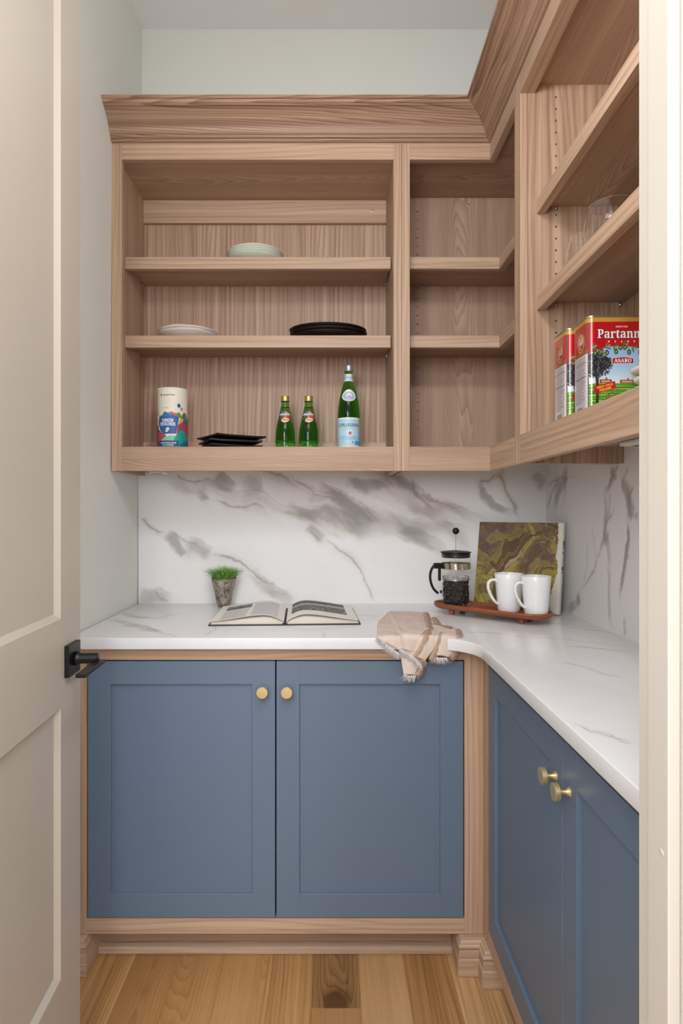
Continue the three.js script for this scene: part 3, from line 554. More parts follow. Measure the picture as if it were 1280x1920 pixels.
{ // square black plates with upswept corners
  const bk = std({ color: 0x130f0e, roughness: .4 });
  const sq = (up) => { const N = 24, pos = [], idx = []; for (let side = 0; side < 2; side++) for (let j = 0; j <= N; j++) for (let i = 0; i <= N; i++) { const u = i / N * 2 - 1, v = j / N * 2 - 1, c = .0905, e = Math.max(Math.abs(u), Math.abs(v)), k = Math.pow(Math.abs(u), 4) * Math.pow(Math.abs(v), 4); const x = u * c * (1 - .04 * v * v + .03 * k), z = v * c * (1 - .04 * u * u + .03 * k); pos.push(x, (side ? .0055 : 0) + .0115 * smooth(.55, 1, e) + up * k, z); }
    const W = N + 1, S = W * W; for (let j = 0; j < N; j++) for (let i = 0; i < N; i++) { const a = j * W + i, b = a + 1, c = a + W, d = c + 1; idx.push(a, b, d, a, d, c, S + a, S + d, S + b, S + a, S + c, S + d); }
    const rim = (a, b) => idx.push(a, S + a, b, b, S + a, S + b); for (let i = 0; i < N; i++) { rim(i, i + 1); rim(N * W + i + 1, N * W + i); rim((i + 1) * W, i * W); rim(i * W + N, (i + 1) * W + N); }
    const g = new THREE.BufferGeometry(); g.setAttribute('position', new THREE.Float32BufferAttribute(pos, 3)); g.setIndex(idx); g.computeVertexNormals(); return toCreasedNormals(g, .7); };
  const g = sq(.002), ft = box(-.052, .052, -.0108, .0005, -.052, .052, .004), lab = ['lowest', 'middle', 'topmost'], tw = [.50, .42, .58], xs = [-.356, -.352, -.348]; let a;
  lab.forEach((l, i) => { const p = [xs[i], FLOOR + .0111 + i * .0165, -2.128 - .002 * i]; const label = `${l} of the three square black plates on the cabinet bottom`; if (!a) { a = thing('plate', label, 'plate', p, tw[i], 'square black plates on the cabinet bottom'); part('dish', g, bk, a); part('foot', ft, bk, a); } else copyOf(a, label, p, tw[i]); });
}
// -- canister of nuts
{
  const r = .0512, h = .2245, o = thing('canister', 'tall cream paper canister printed with colourful hills and a blue badge', 'canister', [-.5485, FLOOR, -2.120]);
  const tex = canvasTexture(1024, 716, (g, w, H) => {   // the wrap is 0.3217 m wide and 0.225 m high; the front is at the middle
    g.fillStyle = '#e9e6d2'; g.fillRect(0, 0, w, H);
    const X = (px) => w / 2 + (px - 620) * .420 * (w / 1024) * 1.06, Y = (py) => (py - 190) / 1640 * H;   // layout grid of the print
    const poly = (c, pts) => { g.fillStyle = c; g.beginPath(); pts.forEach((p, i) => (i ? g.lineTo(X(p[0]), Y(p[1])) : g.moveTo(X(p[0]), Y(p[1])))); g.closePath(); g.fill(); };
    const blob = (c, x, y, rx, ry, rot = 0) => { g.fillStyle = c; g.beginPath(); g.ellipse(X(x), Y(y), rx * .44, ry * .4366, rot, 0, 7); g.fill(); };
    // hills right
    poly('#d9a14a', [[840, 1160], [900, 930], [960, 960], [1060, 1180]]); poly('#55548a', [[940, 1180], [1000, 930], [1300, 900], [1300, 1300]]);
    poly('#c2566a', [[600, 800], [700, 780], [900, 900], [860, 940]]); poly('#6f8d5c', [[760, 780], [800, 830], [840, 800], [880, 790], [940, 880], [1000, 780], [1100, 800], [1200, 980], [1000, 960], [860, 930], [800, 880]]);
    poly('#47743f', [[950, 960], [990, 800], [1040, 780], [1060, 950]]);
    poly('#a5435a', [[800, 1420], [840, 1120], [930, 1060], [1300, 1060], [1300, 1420]]);
    // left group
    poly('#5d7d4c', [[300, 1100], [340, 900], [420, 860], [440, 1000], [360, 1080]]); poly('#7b3a2c', [[-400, 1120], [300, 1120], [300, 1240], [-400, 1240]]); poly('#6d5a8c', [[-400, 1240], [300, 1220], [420, 1300], [-400, 1500]]);
    poly('#b4525a', [[-400, 1480], [250, 1330], [380, 1290], [560, 1400], [480, 1560], [300, 1800], [-400, 1830]]); poly('#8d3d42', [[-400, 1560], [240, 1500], [340, 1600], [260, 1830], [-400, 1830]]);
    for (const [x, y, a, b, c] of [[230, 740, 12, 60, '#5b2a1e'], [290, 830, 20, 50, '#8a6a4a'], [250, 990, 26, 24, '#7d2b20'], [130, 900, 16, 70, '#40543c'], [60, 800, 30, 30, '#a86b4b']]) blob(c, x, y, a, b);
    g.strokeStyle = '#5a5248'; g.lineWidth = 2; g.beginPath(); g.moveTo(X(290), Y(830)); g.lineTo(X(365), Y(620)); g.stroke();
    // teal waves
    const wave = (c, pts) => { g.fillStyle = c; g.beginPath(); g.moveTo(X(pts[0][0]), Y(pts[0][1])); for (let i = 1; i < pts.length - 1; i++) { const mx = (pts[i][0] + pts[i + 1][0]) / 2, my = (pts[i][1] + pts[i + 1][1]) / 2; g.quadraticCurveTo(X(pts[i][0]), Y(pts[i][1]), X(mx), Y(my)); } g.lineTo(X(1400), Y(1900)); g.lineTo(X(pts[0][0]), Y(1900)); g.closePath(); g.fill(); };
    wave('#7ccbb4', [[380, 1560], [480, 1460], [640, 1400], [800, 1400], [900, 1500], [1200, 1560], [1400, 1600], [1400, 1600]]);
    wave('#1f9d8e', [[740, 1500], [820, 1330], [940, 1240], [1040, 1270], [1100, 1400], [1400, 1500], [1400, 1500]]);
    wave('#2f9a72', [[-400, 1800], [220, 1720], [300, 1650], [420, 1700], [520, 1840], [600, 1900], [600, 1900]]);
    wave('#1a6d98', [[560, 1880], [700, 1760], [840, 1680], [1000, 1560], [1060, 1520], [1400, 1500], [1400, 1500]]);
    poly('#155b83', [[370, 1810], [480, 1720], [560, 1760], [600, 1840]]); poly('#9d8cc4', [[380, 1700], [760, 1690], [700, 1740], [520, 1740]]);
    // badge
    poly('#2f5f9d', [[510, 775], [870, 925], [800, 1355], [480, 1365], [380, 1250], [315, 1090], [340, 1010]]); poly('#3a77ad', [[510, 775], [690, 850], [640, 920], [420, 900]]);
    g.fillStyle = '#ffffff'; g.textAlign = 'center'; g.textBaseline = 'middle'; g.save(); g.font = 'bold 50px sans-serif'; g.translate(X(585), Y(1005)); g.scale(.62, 1.05); g.fillText('TURKISH', 0, 0); g.restore();
    g.save(); g.font = 'bold 50px sans-serif'; g.translate(X(580), Y(1105)); g.scale(.62, 1.05); g.fillText('PISTACHIOS', 0, 0); g.restore();
    blob('#f1ecd6', 590, 1240, 40, 54, .5); blob('#c8bb7f', 570, 1275, 44, 30, -.3); blob('#f7f4e6', 575, 1290, 30, 20, -.3);
    // banner
    poly('#1e4e73', [[340, 1535], [850, 1535], [860, 1640], [800, 1690], [340, 1690], [355, 1610]]);
    g.fillStyle = '#f3efdf'; g.save(); g.translate(X(595), Y(1595)); g.scale(.72, 1); g.font = 'bold 24px sans-serif'; g.fillText('12 INDIVIDUAL PACKS', 0, 0); g.restore(); g.save(); g.translate(X(590), Y(1652)); g.scale(.75, 1); g.font = 'bold 24px sans-serif'; g.fillText('1 OZ. POUCHES', 0, 0); g.restore();
    // top
    g.fillStyle = '#3b3a38'; g.font = 'bold 26px sans-serif'; g.fillText('peppertux', X(620), Y(342)); g.fillRect(X(405), Y(305), 13, 30); g.font = '13px sans-serif'; g.fillText('ALL NATURAL', X(535), Y(680));
    // balloons
    blob('#1d5a73', 866, 615, 44, 50); poly('#1d5a73', [[836, 640], [896, 640], [866, 690]]); blob('#cf8587', 940, 700, 38, 46); poly('#cf8587', [[914, 725], [966, 725], [940, 780]]);
  });
  const body = new THREE.CylinderGeometry(r, r, h - .012, 96, 1, true, -Math.PI, Math.PI * 2).translate(0, (h - .012) / 2 + .006, 0);
  part('wrap', body, std({ map: tex, roughness: .5 }), o);
  const paper = std({ color: 0xe9e6d2, roughness: .55 });
  part('lid', lathe([[r, h - .006], [r + .0006, h - .005], [r + .0006, h - .001], [r - .0008, h], [.0001, h]], 96), paper, o);
  part('base', lathe([[.0001, .0004], [r - .001, .0004], [r + .0004, .0012], [r + .0004, .006], [r, .006]], 96), std({ color: 0x2b5a78, roughness: .5 }), o);
}
// -- glass bottles
const GREEN = phys({ color: 0xffffff, roughness: .04, transmission: 1, thickness: .05, ior: 1.36, attenuationColor: new THREE.Color(0x3fa028), attenuationDistance: .055 });
const GREEN_BASE = phys({ color: 0xffffff, roughness: .08, transmission: 1, thickness: .05, ior: 1.36, attenuationColor: new THREE.Color(0x48f040), attenuationDistance: .11 });  // brighter green for the lower part of the small bottles
// a label patch hugging a turned profile: outline in (arc, height), texture mapped over its bounding box
function labelPatch(rOf, yc, halfW, halfH, outline, tex, N = 20) {
  const pos = [], uv = [], idx = [], K = 48;
  for (let j = 0; j <= N; j++) for (let i = 0; i <= K; i++) {
    const a = i / K * Math.PI * 2, o = outline(a), q = j / N, sx = o[0] * q * halfW, y = yc + o[1] * q * halfH, rr = rOf(y) + .0004, th = sx / rr;
    pos.push(rr * Math.sin(th), y, rr * Math.cos(th)); uv.push(.5 + sx / halfW / 2, .5 + (y - yc) / halfH / 2);
  }
  for (let j = 0; j < N; j++) for (let i = 0; i < K; i++) { const a = j * (K + 1) + i, b = a + 1, c = a + K + 1; idx.push(a, c, b, b, c, c + 1); }
  const g = new THREE.BufferGeometry(); g.setAttribute('position', new THREE.Float32BufferAttribute(pos, 3)); g.setAttribute('uv', new THREE.Float32BufferAttribute(uv, 2)); g.setIndex(idx); g.computeVertexNormals(); return g;
}
function bandLabel(rOf, y0, y1, half, tex, mat, seg = 48) { const p = []; for (let i = 0; i <= 8; i++) { const y = mix(y0, y1, i / 8); p.push([rOf(y) + .0004, y]); } return lathe(p, seg, -half, half * 2); }
const rFrom = (pr) => (y) => { for (let i = 0; i < pr.length - 1; i++) if (y >= pr[i][1] && y <= pr[i + 1][1] && pr[i + 1][1] > pr[i][1]) return mix(pr[i][0], pr[i + 1][0], (y - pr[i][1]) / (pr[i + 1][1] - pr[i][1])); return pr.at(-1)[0]; };
function smoothProfile(pts, n = 60) { const c = new THREE.CatmullRomCurve3(pts.map((p) => new THREE.Vector3(p[0], p[1], 0)), false, 'centripetal'); return c.getPoints(n).map((v) => [v.x, v.y]); }
{ // two small bottles
  const label = (which) => `small green glass bottle with a gold cap, ${which} of the pair`;
  const side = smoothProfile([[.0325, .004], [.0338, .012], [.0341, .022], [.0343, .040], [.0340, .062], [.0325, .082], [.0292, .103], [.0243, .125], [.0195, .146], [.0158, .163], [.0140, .178], [.0132, .186]], 60);
  const cutY = .0460, up = side.filter((p) => p[1] >= cutY), lowr = side.filter((p) => p[1] < cutY), rOf = rFrom(side), rc = rOf(cutY);
  const o = thing('water_bottle', label('left one'), 'bottle', [-.1595, FLOOR, -2.125], 0, 'small green water bottles');
  part('glass_body', lathe([[.0001, cutY + .0002], [rc, cutY + .0002], ...up, [.0001, .186]], 64), GREEN, o);
  part('glass_base', lathe([[.0001, .006], [.012, .005], [.024, .001], [.030, .0008], ...lowr, [rc, cutY], [.0001, cutY]], 64), GREEN_BASE, o, 'lower part of the bottle in a brighter green');
  part('neck_ring', lathe([[.0158, .1610], [.0166, .1618], [.0166, .1636], [.0156, .1645]], 48), GREEN, o);
  const rib = [[.0145, .186], [.0148, .184], [.0150, .186], [.0150, .1905], [.0143, .192], [.0143, .194], [.0148, .1955], [.0148, .2015], [.0140, .2035], [.0001, .2042]];
  part('cap', lathe(rib, 48), std({ color: 0xc9b670, roughness: .35, metalness: .75 }), o, 'gold screw cap');
  const tex = canvasTexture(256, 256, (g, w, h) => {
    g.fillStyle = '#7a3a30'; g.fillRect(0, 0, w, h); g.fillStyle = '#2f8f80'; g.fillRect(40, 0, 80, 60); g.fillStyle = '#c86b52'; g.fillRect(130, 0, 126, 90); g.fillStyle = '#b5503f'; g.fillRect(0, 80, 256, 90); g.fillStyle = '#2e2622'; g.fillRect(0, 96, 86, 86); g.fillStyle = '#3f8c58'; g.beginPath(); g.arc(118, 128, 30, 0, 7); g.fill();
    g.fillStyle = '#e6b59a'; g.beginPath(); g.ellipse(140, 195, 84, 52, 0, 0, 7); g.fill(); g.fillStyle = '#e7dfae'; g.fillRect(60, 220, 136, 36); g.fillStyle = '#d98a72'; g.beginPath(); g.ellipse(132, 190, 46, 24, .2, 0, 7); g.fill();
    g.save(); g.translate(128, 92); g.rotate(-.06); g.font = 'bold italic 66px serif'; g.textAlign = 'center'; g.lineWidth = 8; g.strokeStyle = '#7d86a8'; g.strokeText('Perrier', 0, 0); g.fillStyle = '#f4f6fb'; g.fillText('Perrier', 0, 0); g.restore();
    g.strokeStyle = '#f3e8dd'; g.lineWidth = 7; g.beginPath(); g.moveTo(0, 172); g.lineTo(70, 116); g.stroke();
  });
  const out = (a) => [Math.cos(a) * .98, Math.sin(a) * (Math.sin(a) > 0 ? 1 : .9) * (1 - .12 * Math.abs(Math.cos(a)))];
  part('label', labelPatch(rOf, .1285, .0225, .0215, out, tex), std({ map: tex, roughness: .35 }), o, 'printed fruit label');
  const st = canvasTexture(128, 64, (g) => { g.fillStyle = '#274a2c'; g.fillRect(0, 0, 128, 64); g.fillStyle = '#9aa39a'; for (let i = 0; i < 5; i++) g.fillRect(8, 8 + i * 11, 90 - i * 8, 4); });
  const side2 = labelPatch(rOf, .120, .008, .012, (a) => [Math.sign(Math.cos(a)) * Math.min(1, Math.abs(Math.cos(a)) * 1.3), Math.sign(Math.sin(a)) * Math.min(1, Math.abs(Math.sin(a)) * 1.3)], st); side2.rotateY(1.15); part('label', side2, std({ map: st, roughness: .4 }), o, 'small ingredients label at the side');
  const s2 = copyOf(o, label('right one'), [-.0785, FLOOR, -2.125], .02);
}
{ // tall bottle
  const o = thing('water_bottle', 'tall green glass water bottle with a pale blue label and a silver cap', 'bottle', [.0598, FLOOR, -2.120]);
  const side = smoothProfile([[.0365, .0015], [.0382, .006], [.0383, .030], [.0383, .090], [.0383, .122], [.0378, .145], [.0350, .175], [.0295, .205], [.0225, .232], [.0170, .250], [.0142, .262], [.0136, .275], [.0134, .292]], 80), rOf = rFrom(side);
  part('glass_body', lathe([[.0001, .010], [.018, .006], [.030, .0008], ...side, [.0001, .292]], 72), GREEN, o);
  part('cap', lathe([[.0140, .288], [.0162, .2872], [.0166, .2885], [.0160, .2915], [.0148, .293], [.0148, .297], [.0143, .2985], [.0145, .303], [.0135, .3085], [.0110, .3105], [.0001, .311]], 48), std({ color: 0xd7d5dc, roughness: .3, metalness: .8 }), o, 'silver screw cap');
  const main = canvasTexture(768, 512, (g, w, h) => {
    g.fillStyle = '#b9dcea'; g.fillRect(0, 0, w, h); g.fillStyle = '#eef3ee'; g.fillRect(0, 0, w, 26); g.fillRect(0, h - 26, w, 26); g.fillStyle = '#93c6dc'; g.fillRect(0, 26, w, 6); g.fillRect(0, h - 32, w, 6);
    g.fillStyle = '#7fa9bd'; g.font = '17px sans-serif'; g.textAlign = 'center'; g.fillText('NATURAL SPARKLING MINERAL WATER', w / 2, 66); g.fillRect(70, 180, w - 140, 3);
    g.fillStyle = '#20384f'; g.font = 'bold 78px sans-serif'; g.save(); g.translate(w / 2, 158); g.scale(.86, 1); g.fillText('S.PELLEGRINO', 0, 0); g.restore(); g.fillStyle = '#86abc0'; g.font = '15px sans-serif'; g.fillText('SAN PELLEGRINO TERME  -  BERGAMO  -  ITALIA', w / 2, 208);
    g.fillStyle = '#cfe8f2'; g.beginPath(); g.arc(w / 2 + 20, 270, 64, 0, 7); g.fill(); g.fillStyle = '#dc4f4f'; g.beginPath(); for (let i = 0; i < 10; i++) { const a = -Math.PI / 2 + i * Math.PI / 5, q = i % 2 ? 20 : 50; g[i ? 'lineTo' : 'moveTo'](w / 2 + 20 + Math.cos(a) * q, 272 + Math.sin(a) * q); } g.closePath(); g.fill();
    g.fillStyle = '#5fb4d8'; g.font = 'italic bold 66px serif'; g.save(); g.translate(w / 2 + 6, 382); g.scale(.98, 1.2); g.fillText('S.PELLEGRINO', 0, 0); g.restore(); g.fillStyle = '#7fb6d0'; g.fillRect(110, 404, 220, 5); g.font = '14px sans-serif'; g.fillText('BOTTLED AT THE SOURCE', 230, 440); g.fillText('SINCE 1899', 220, 462);
    g.fillStyle = '#2b9fd2'; g.fillRect(w - 262, 404, 150, 66); g.fillStyle = '#8a86b4'; g.fillRect(w - 318, 410, 26, 34); g.fillStyle = '#eaf6fb'; g.font = 'bold 20px sans-serif'; g.fillText('750 ML', w - 187, 446);
  });
  part('label', bandLabel(rOf, .0235, .1240, 1.75, main), std({ map: main, roughness: .45 }), o, 'pale blue wrap-around label with a red star');
  const neck = canvasTexture(256, 96, (g, w, h) => { g.fillStyle = '#cfe0ec'; g.fillRect(0, 0, w, h); g.fillStyle = '#f0f4f4'; g.fillRect(0, 0, w, 12); g.fillRect(0, h - 12, w, 12); g.fillStyle = '#3b5b8c'; g.font = 'bold 22px sans-serif'; g.textAlign = 'center'; g.fillText('S.PELLEGRINO', w / 2, 56); g.fillStyle = '#7ea8c8'; g.fillRect(20, 24, w - 40, 5); g.fillRect(20, 68, w - 40, 5); });
  part('label', bandLabel(rOf, .2520, .2765, 2.2, neck, null, 32), std({ map: neck, roughness: .45 }), o, 'pale blue neck band');
  const oval = canvasTexture(256, 256, (g, w, h) => { g.fillStyle = '#eef2ee'; g.fillRect(0, 0, w, h); g.fillStyle = '#b3c4dc'; g.beginPath(); g.ellipse(128, 134, 106, 98, 0, 0, 7); g.fill(); g.fillStyle = '#f4f2ea'; g.beginPath(); g.moveTo(80, 130); g.lineTo(90, 90); g.lineTo(110, 100); g.lineTo(128, 66); g.lineTo(146, 100); g.lineTo(168, 90); g.lineTo(178, 130); g.closePath(); g.fill(); g.fillStyle = '#c98a6a'; g.fillRect(100, 118, 56, 26); g.fillStyle = '#5f7ea6'; g.font = 'bold 22px sans-serif'; g.textAlign = 'center'; g.fillText('S.PELLEGRINO', 128, 176); g.fillStyle = '#b06a62'; g.fillRect(28, 120, 12, 16); g.fillRect(214, 120, 12, 16); });
  const out = (a) => { const s = Math.sin(a), c = Math.cos(a); return [c * (s > 0 ? Math.pow(1 - s, .25) * .25 + .75 * (1 - .25 * s) : 1), s > 0 ? s * 1.05 : s * .86]; };
  part('label', labelPatch(rOf, .1985, .0262, .0222, out, oval), std({ map: oval, roughness: .45 }), o, 'rounded pale shoulder label');
}
// -- oil tins in the right cabinet
{
  const W = .142, D = .092, Hh = .243, rc = .016, path = [];
  const corner = (cx, cz, a0) => { for (let i = 0; i <= 8; i++) { const a = a0 + i / 8 * Math.PI / 2; path.push([cx + rc * Math.cos(a), cz + rc * Math.sin(a)]); } };
  // walk: left side (back to front), front (left to right), right side, back; angles in the xz plane
  path.push([-W / 2, -D / 2 + rc]);
  for (const [cx, cz, a0] of [[-W / 2 + rc, D / 2 - rc, Math.PI], [W / 2 - rc, D / 2 - rc, Math.PI / 2], [W / 2 - rc, -D / 2 + rc, 0], [-W / 2 + rc, -D / 2 + rc, -Math.PI / 2]]) for (let i = 0; i <= 8; i++) { const a = a0 - i / 8 * Math.PI / 2; path.push([cx + rc * Math.cos(a), cz + rc * Math.sin(a)]); }
  const len = [0]; for (let i = 1; i < path.length; i++) len.push(len[i - 1] + Math.hypot(path[i][0] - path[i - 1][0], path[i][1] - path[i - 1][1]));
  const total = len.at(-1);
  const wall = (y0, y1, o = 0) => { const pos = [], uv = [], idx = [], nor = []; path.forEach((p, i) => { const q = path[(i + 1) % path.length], b = path[(i - 1 + path.length) % path.length]; let tx = q[0] - b[0], tz = q[1] - b[1]; const l = Math.hypot(tx, tz) || 1; const nx = -tz / l, nz = tx / l; const s = nx * p[0] + nz * p[1] < 0 ? -1 : 1; for (const [y, v] of [[y0, 0], [y1, 1]]) { pos.push(p[0] + s * nx * o, y, p[1] + s * nz * o); nor.push(s * nx, 0, s * nz); uv.push(len[i] / total, v); } }); for (let i = 0; i < path.length - 1; i++) { const a = i * 2; idx.push(a, a + 2, a + 1, a + 1, a + 2, a + 3); } const g = new THREE.BufferGeometry(); g.setAttribute('position', new THREE.Float32BufferAttribute(pos, 3)); g.setAttribute('normal', new THREE.Float32BufferAttribute(nor, 3)); g.setAttribute('uv', new THREE.Float32BufferAttribute(uv, 2)); g.setIndex(idx); return g; };
  const tex = canvasTexture(2048, 1024, (g, w, h) => {
    const mx = (m) => m / total * w, my = (m) => h - m / Hh * h;   // metres along the wrap, metres up
    const sideW = D - 2 * rc + rc * .8, f0 = D - 2 * rc + rc * .785, fW = W - 2 * rc + rc * 1.57;   // front starts in the middle of its rounded corner
    const r = rng(5), red = '#b5121a';
    g.fillStyle = '#a8141b'; g.fillRect(0, 0, w, h);
    const front = (x0, fw) => {
      const X = (q) => mx(x0 + q * fw), Y = (q) => h * q;
      g.save(); g.beginPath(); g.rect(X(0), 0, X(1) - X(0), h); g.clip();
      g.fillStyle = red; g.fillRect(X(0), 0, X(1) - X(0), h);
      const sky = g.createLinearGradient(0, Y(.26), 0, Y(.62)); sky.addColorStop(0, '#86b4dc'); sky.addColorStop(.6, '#a9cdea'); sky.addColorStop(1, '#dfe6ea');
      g.fillStyle = sky; g.beginPath(); g.moveTo(X(0), Y(.34)); g.quadraticCurveTo(X(.5), Y(.20), X(1), Y(.34)); g.lineTo(X(1), Y(.66)); g.lineTo(X(0), Y(.66)); g.fill();
      for (let i = 0; i < 26; i++) { g.fillStyle = ['#5f9f2c', '#4b8a24', '#79b53c', '#3c741f', '#8fc24e'][i % 5]; const y = .62 + i * .0115; g.beginPath(); g.moveTo(X(-.05), Y(y + .01 * r())); for (let k = 0; k <= 8; k++) g.lineTo(X(k / 8), Y(y + .012 * r())); g.lineTo(X(1.05), Y(1)); g.lineTo(X(-.05), Y(1)); g.fill(); }
      for (let i = 0; i < 70; i++) { g.fillStyle = r() < .6 ? '#2c4f1c' : '#6d4a24'; g.beginPath(); g.ellipse(X(r()), Y(.68 + .2 * r()), 4 + 14 * r(), 2 + 3 * r(), 0, 0, 7); g.fill(); }
      for (const [x, y, sx, c] of [[.27, .60, .20, '#8d3b23'], [.62, .605, .24, '#9a5a2a'], [.78, .61, .10, '#7e4526']]) { g.fillStyle = c; g.fillRect(X(x - sx / 2), Y(y - .012), mx(sx * fw), Y(.035)); g.fillStyle = '#e0c58c'; g.fillRect(X(x - sx * .35), Y(y), mx(sx * fw * .7), Y(.012)); g.fillStyle = c; g.fillRect(X(x), Y(y - .03), 16, Y(.03)); }
      const tree = (cx, top, bw, dark) => { g.fillStyle = '#3b3030'; g.beginPath(); g.moveTo(X(cx - .03), Y(.84)); g.quadraticCurveTo(X(cx), Y(.7), X(cx - .03), Y(.55)); g.lineTo(X(cx + .03), Y(.55)); g.quadraticCurveTo(X(cx + .02), Y(.7), X(cx + .03), Y(.84)); g.fill(); g.fillStyle = dark[0]; for (let i = 0; i < 40; i++) { const a = r() * 6.28, q = Math.sqrt(r()) * .72; g.beginPath(); g.ellipse(X(cx + Math.cos(a) * q * bw), Y(top + .115 + Math.sin(a) * q * .13), 34, 26, r() * 3, 0, 7); g.fill(); } for (let i = 0; i < 620; i++) { const a = r() * 6.28, q = Math.sqrt(r()); const x = cx + Math.cos(a) * q * bw, y = top + .115 + Math.sin(a) * q * .13; g.fillStyle = r() < .6 ? dark[0] : r() < .6 ? dark[1] : dark[2]; g.beginPath(); g.ellipse(X(x), Y(y), 3 + 8 * r(), 2 + 4 * r(), r() * 3, 0, 7); g.fill(); } };
      tree(.13, .33, .25, ['#25282b', '#3f4446', '#6a7070']); tree(1.0, .36, .22, ['#1f3034', '#2f5358', '#4a7a7c']);
      for (const [x, y, s] of [[.05, .29, -1], [.15, .31, 1], [.27, .285, -1], [.40, .275, 1], [.56, .275, -1], [.70, .285, 1], [.82, .30, -1], [.93, .29, 1]]) { for (let k = -1; k <= 1; k++) { g.save(); g.translate(X(x), Y(y)); g.rotate(s * .5 + k * .75); g.fillStyle = k ? '#55704a' : '#8fa07c'; g.beginPath(); g.ellipse(26, 0, 32, 8, 0, 0, 7); g.fill(); g.restore(); } }
      for (const [x, y] of [[.20, .325], [.29, .335], [.44, .325], [.51, .285], [.58, .285], [.65, .33], [.83, .335], [.10, .335]]) { g.fillStyle = '#39401c'; g.beginPath(); g.ellipse(X(x), Y(y), 21, 27, 0, 0, 7); g.fill(); g.fillStyle = '#77803a'; g.beginPath(); g.ellipse(X(x) - 3, Y(y) + 2, 13, 17, 0, 0, 7); g.fill(); g.fillStyle = '#d8dcaa'; g.beginPath(); g.arc(X(x) + 4, Y(y) - 2, 4, 0, 7); g.fill(); }
      g.textAlign = 'center'; g.textBaseline = 'alphabetic';
      g.save(); g.translate(X(.535), Y(.196)); g.scale(1.0, 1.12); g.font = 'bold 108px serif'; g.lineWidth = 7; g.strokeStyle = '#3b2226'; g.strokeText('Partanna', 0, 0); g.fillStyle = '#f2f2f0'; g.fillText('Partanna', 0, 0); g.restore();
      g.fillStyle = '#f6e9d0'; g.font = 'bold 22px serif'; g.fillText('SINCE 1916', X(.53), Y(.096)); g.font = 'bold 26px sans-serif'; g.save(); g.translate(X(.53), Y(.238)); let bx = -130; for (const ch of 'BRAND') { g.fillText(ch, bx, 0); bx += 65; } g.restore();
      g.fillStyle = '#f0e0c0'; g.beginPath(); g.moveTo(X(.37), Y(.44)); g.lineTo(X(.37), Y(.388)); g.quadraticCurveTo(X(.55), Y(.362), X(.73), Y(.388)); g.lineTo(X(.73), Y(.44)); g.fill(); g.fillStyle = '#9c1a20'; g.beginPath(); g.moveTo(X(.38), Y(.436)); g.lineTo(X(.38), Y(.391)); g.quadraticCurveTo(X(.55), Y(.367), X(.72), Y(.391)); g.lineTo(X(.72), Y(.436)); g.fill();
      g.fillStyle = '#ffffff'; g.font = 'bold 50px serif'; g.fillText('ASARO', X(.55), Y(.427));
      g.save(); g.translate(X(.26), Y(.665)); g.rotate(-.24); g.fillStyle = '#b81a1e'; g.fillRect(-112, -38, 224, 74); g.fillStyle = '#ffd23a'; g.font = 'bold 31px sans-serif'; g.fillText('FIRST COLD', 0, -5); g.fillText('PRESSED', 0, 27); g.restore();
      g.fillStyle = '#5f4a20'; g.fillRect(X(.28), Y(.735), mx(.19 * fw), Y(.085)); g.fillStyle = '#c9a85a'; g.font = 'bold 30px serif'; g.fillText('EXTRA', X(.375), Y(.765)); g.fillText('VIRGIN', X(.375), Y(.80));
      g.fillStyle = '#2e1f17'; g.beginPath(); g.ellipse(X(.60), Y(.775), 62, 30, 0, 0, 7); g.fill(); for (const q of [.535, .56, .63, .655]) g.fillRect(X(q), Y(.78), 12, Y(.055)); g.beginPath(); g.ellipse(X(.70), Y(.755), 30, 20, -.5, 0, 7); g.fill(); g.fillStyle = '#b5302a'; g.fillRect(X(.565), Y(.755), 42, 38); g.fillStyle = '#e0b13e'; for (let k = 0; k < 4; k++) g.fillRect(X(.565) + k * 11, Y(.755), 4, 38);
      g.fillStyle = '#7d1b18'; g.fillRect(X(0), Y(.885), X(1) - X(0), Y(.115)); g.fillStyle = '#c2a04a'; g.fillRect(X(0), Y(.878), X(1) - X(0), Y(.012)); g.fillStyle = '#e6e4de'; g.beginPath(); g.arc(X(.10), Y(.93), 24, 0, 7); g.fill();
      g.restore();
    };
    const panel = (x0, pw) => {
      const X = (q) => mx(x0 + q * pw), Y = (q) => h * q;
      g.fillStyle = '#b23a36'; g.fillRect(X(0), 0, X(1) - X(0), h); g.fillStyle = '#9a6a3a'; g.fillRect(X(0), Y(.29), X(1) - X(0), Y(.05));
      g.fillStyle = '#c79a4e'; g.beginPath(); g.arc(X(.5), Y(.21), 92, 0, 7); g.fill(); g.fillStyle = '#a03530'; g.beginPath(); g.arc(X(.5), Y(.21), 74, 0, 7); g.fill(); g.fillStyle = '#efe4d8'; g.textAlign = 'center'; g.font = 'bold 88px serif'; g.fillText('AB', X(.5), Y(.215)); g.fillText('C', X(.46), Y(.265));
      g.fillStyle = '#dcd8da'; g.fillRect(X(.02), Y(.335), X(.96) - X(.02), Y(.575)); const q = rng(9);
      g.fillStyle = '#77707c'; for (let i = 0; i < 36; i++) { const y = .35 + i * .0125; if (y > .80) break; g.fillRect(X(.08), Y(y), (X(.9) - X(.08)) * (.55 + .45 * q()), 5); } g.fillStyle = '#3e3a44'; for (const y of [.41, .545]) g.fillRect(X(.08), Y(y), X(.9) - X(.08), 6); for (let k = 0; k < 16; k++) g.fillRect(X(.2) + k * 9, Y(.83), 3 + 4 * q(), Y(.05));
      g.fillStyle = '#c05a50'; g.beginPath(); g.ellipse(X(.5), Y(.955), (X(1) - X(0)) * .48, Y(.05), 0, 0, 7); g.fill(); g.fillStyle = '#f0dcd0'; g.font = 'bold 50px serif'; g.fillText('ASARO', X(.5), Y(.965)); g.fillStyle = '#c73027'; g.fillRect(X(.05), Y(.985), X(.9) - X(.05), Y(.015));
    };
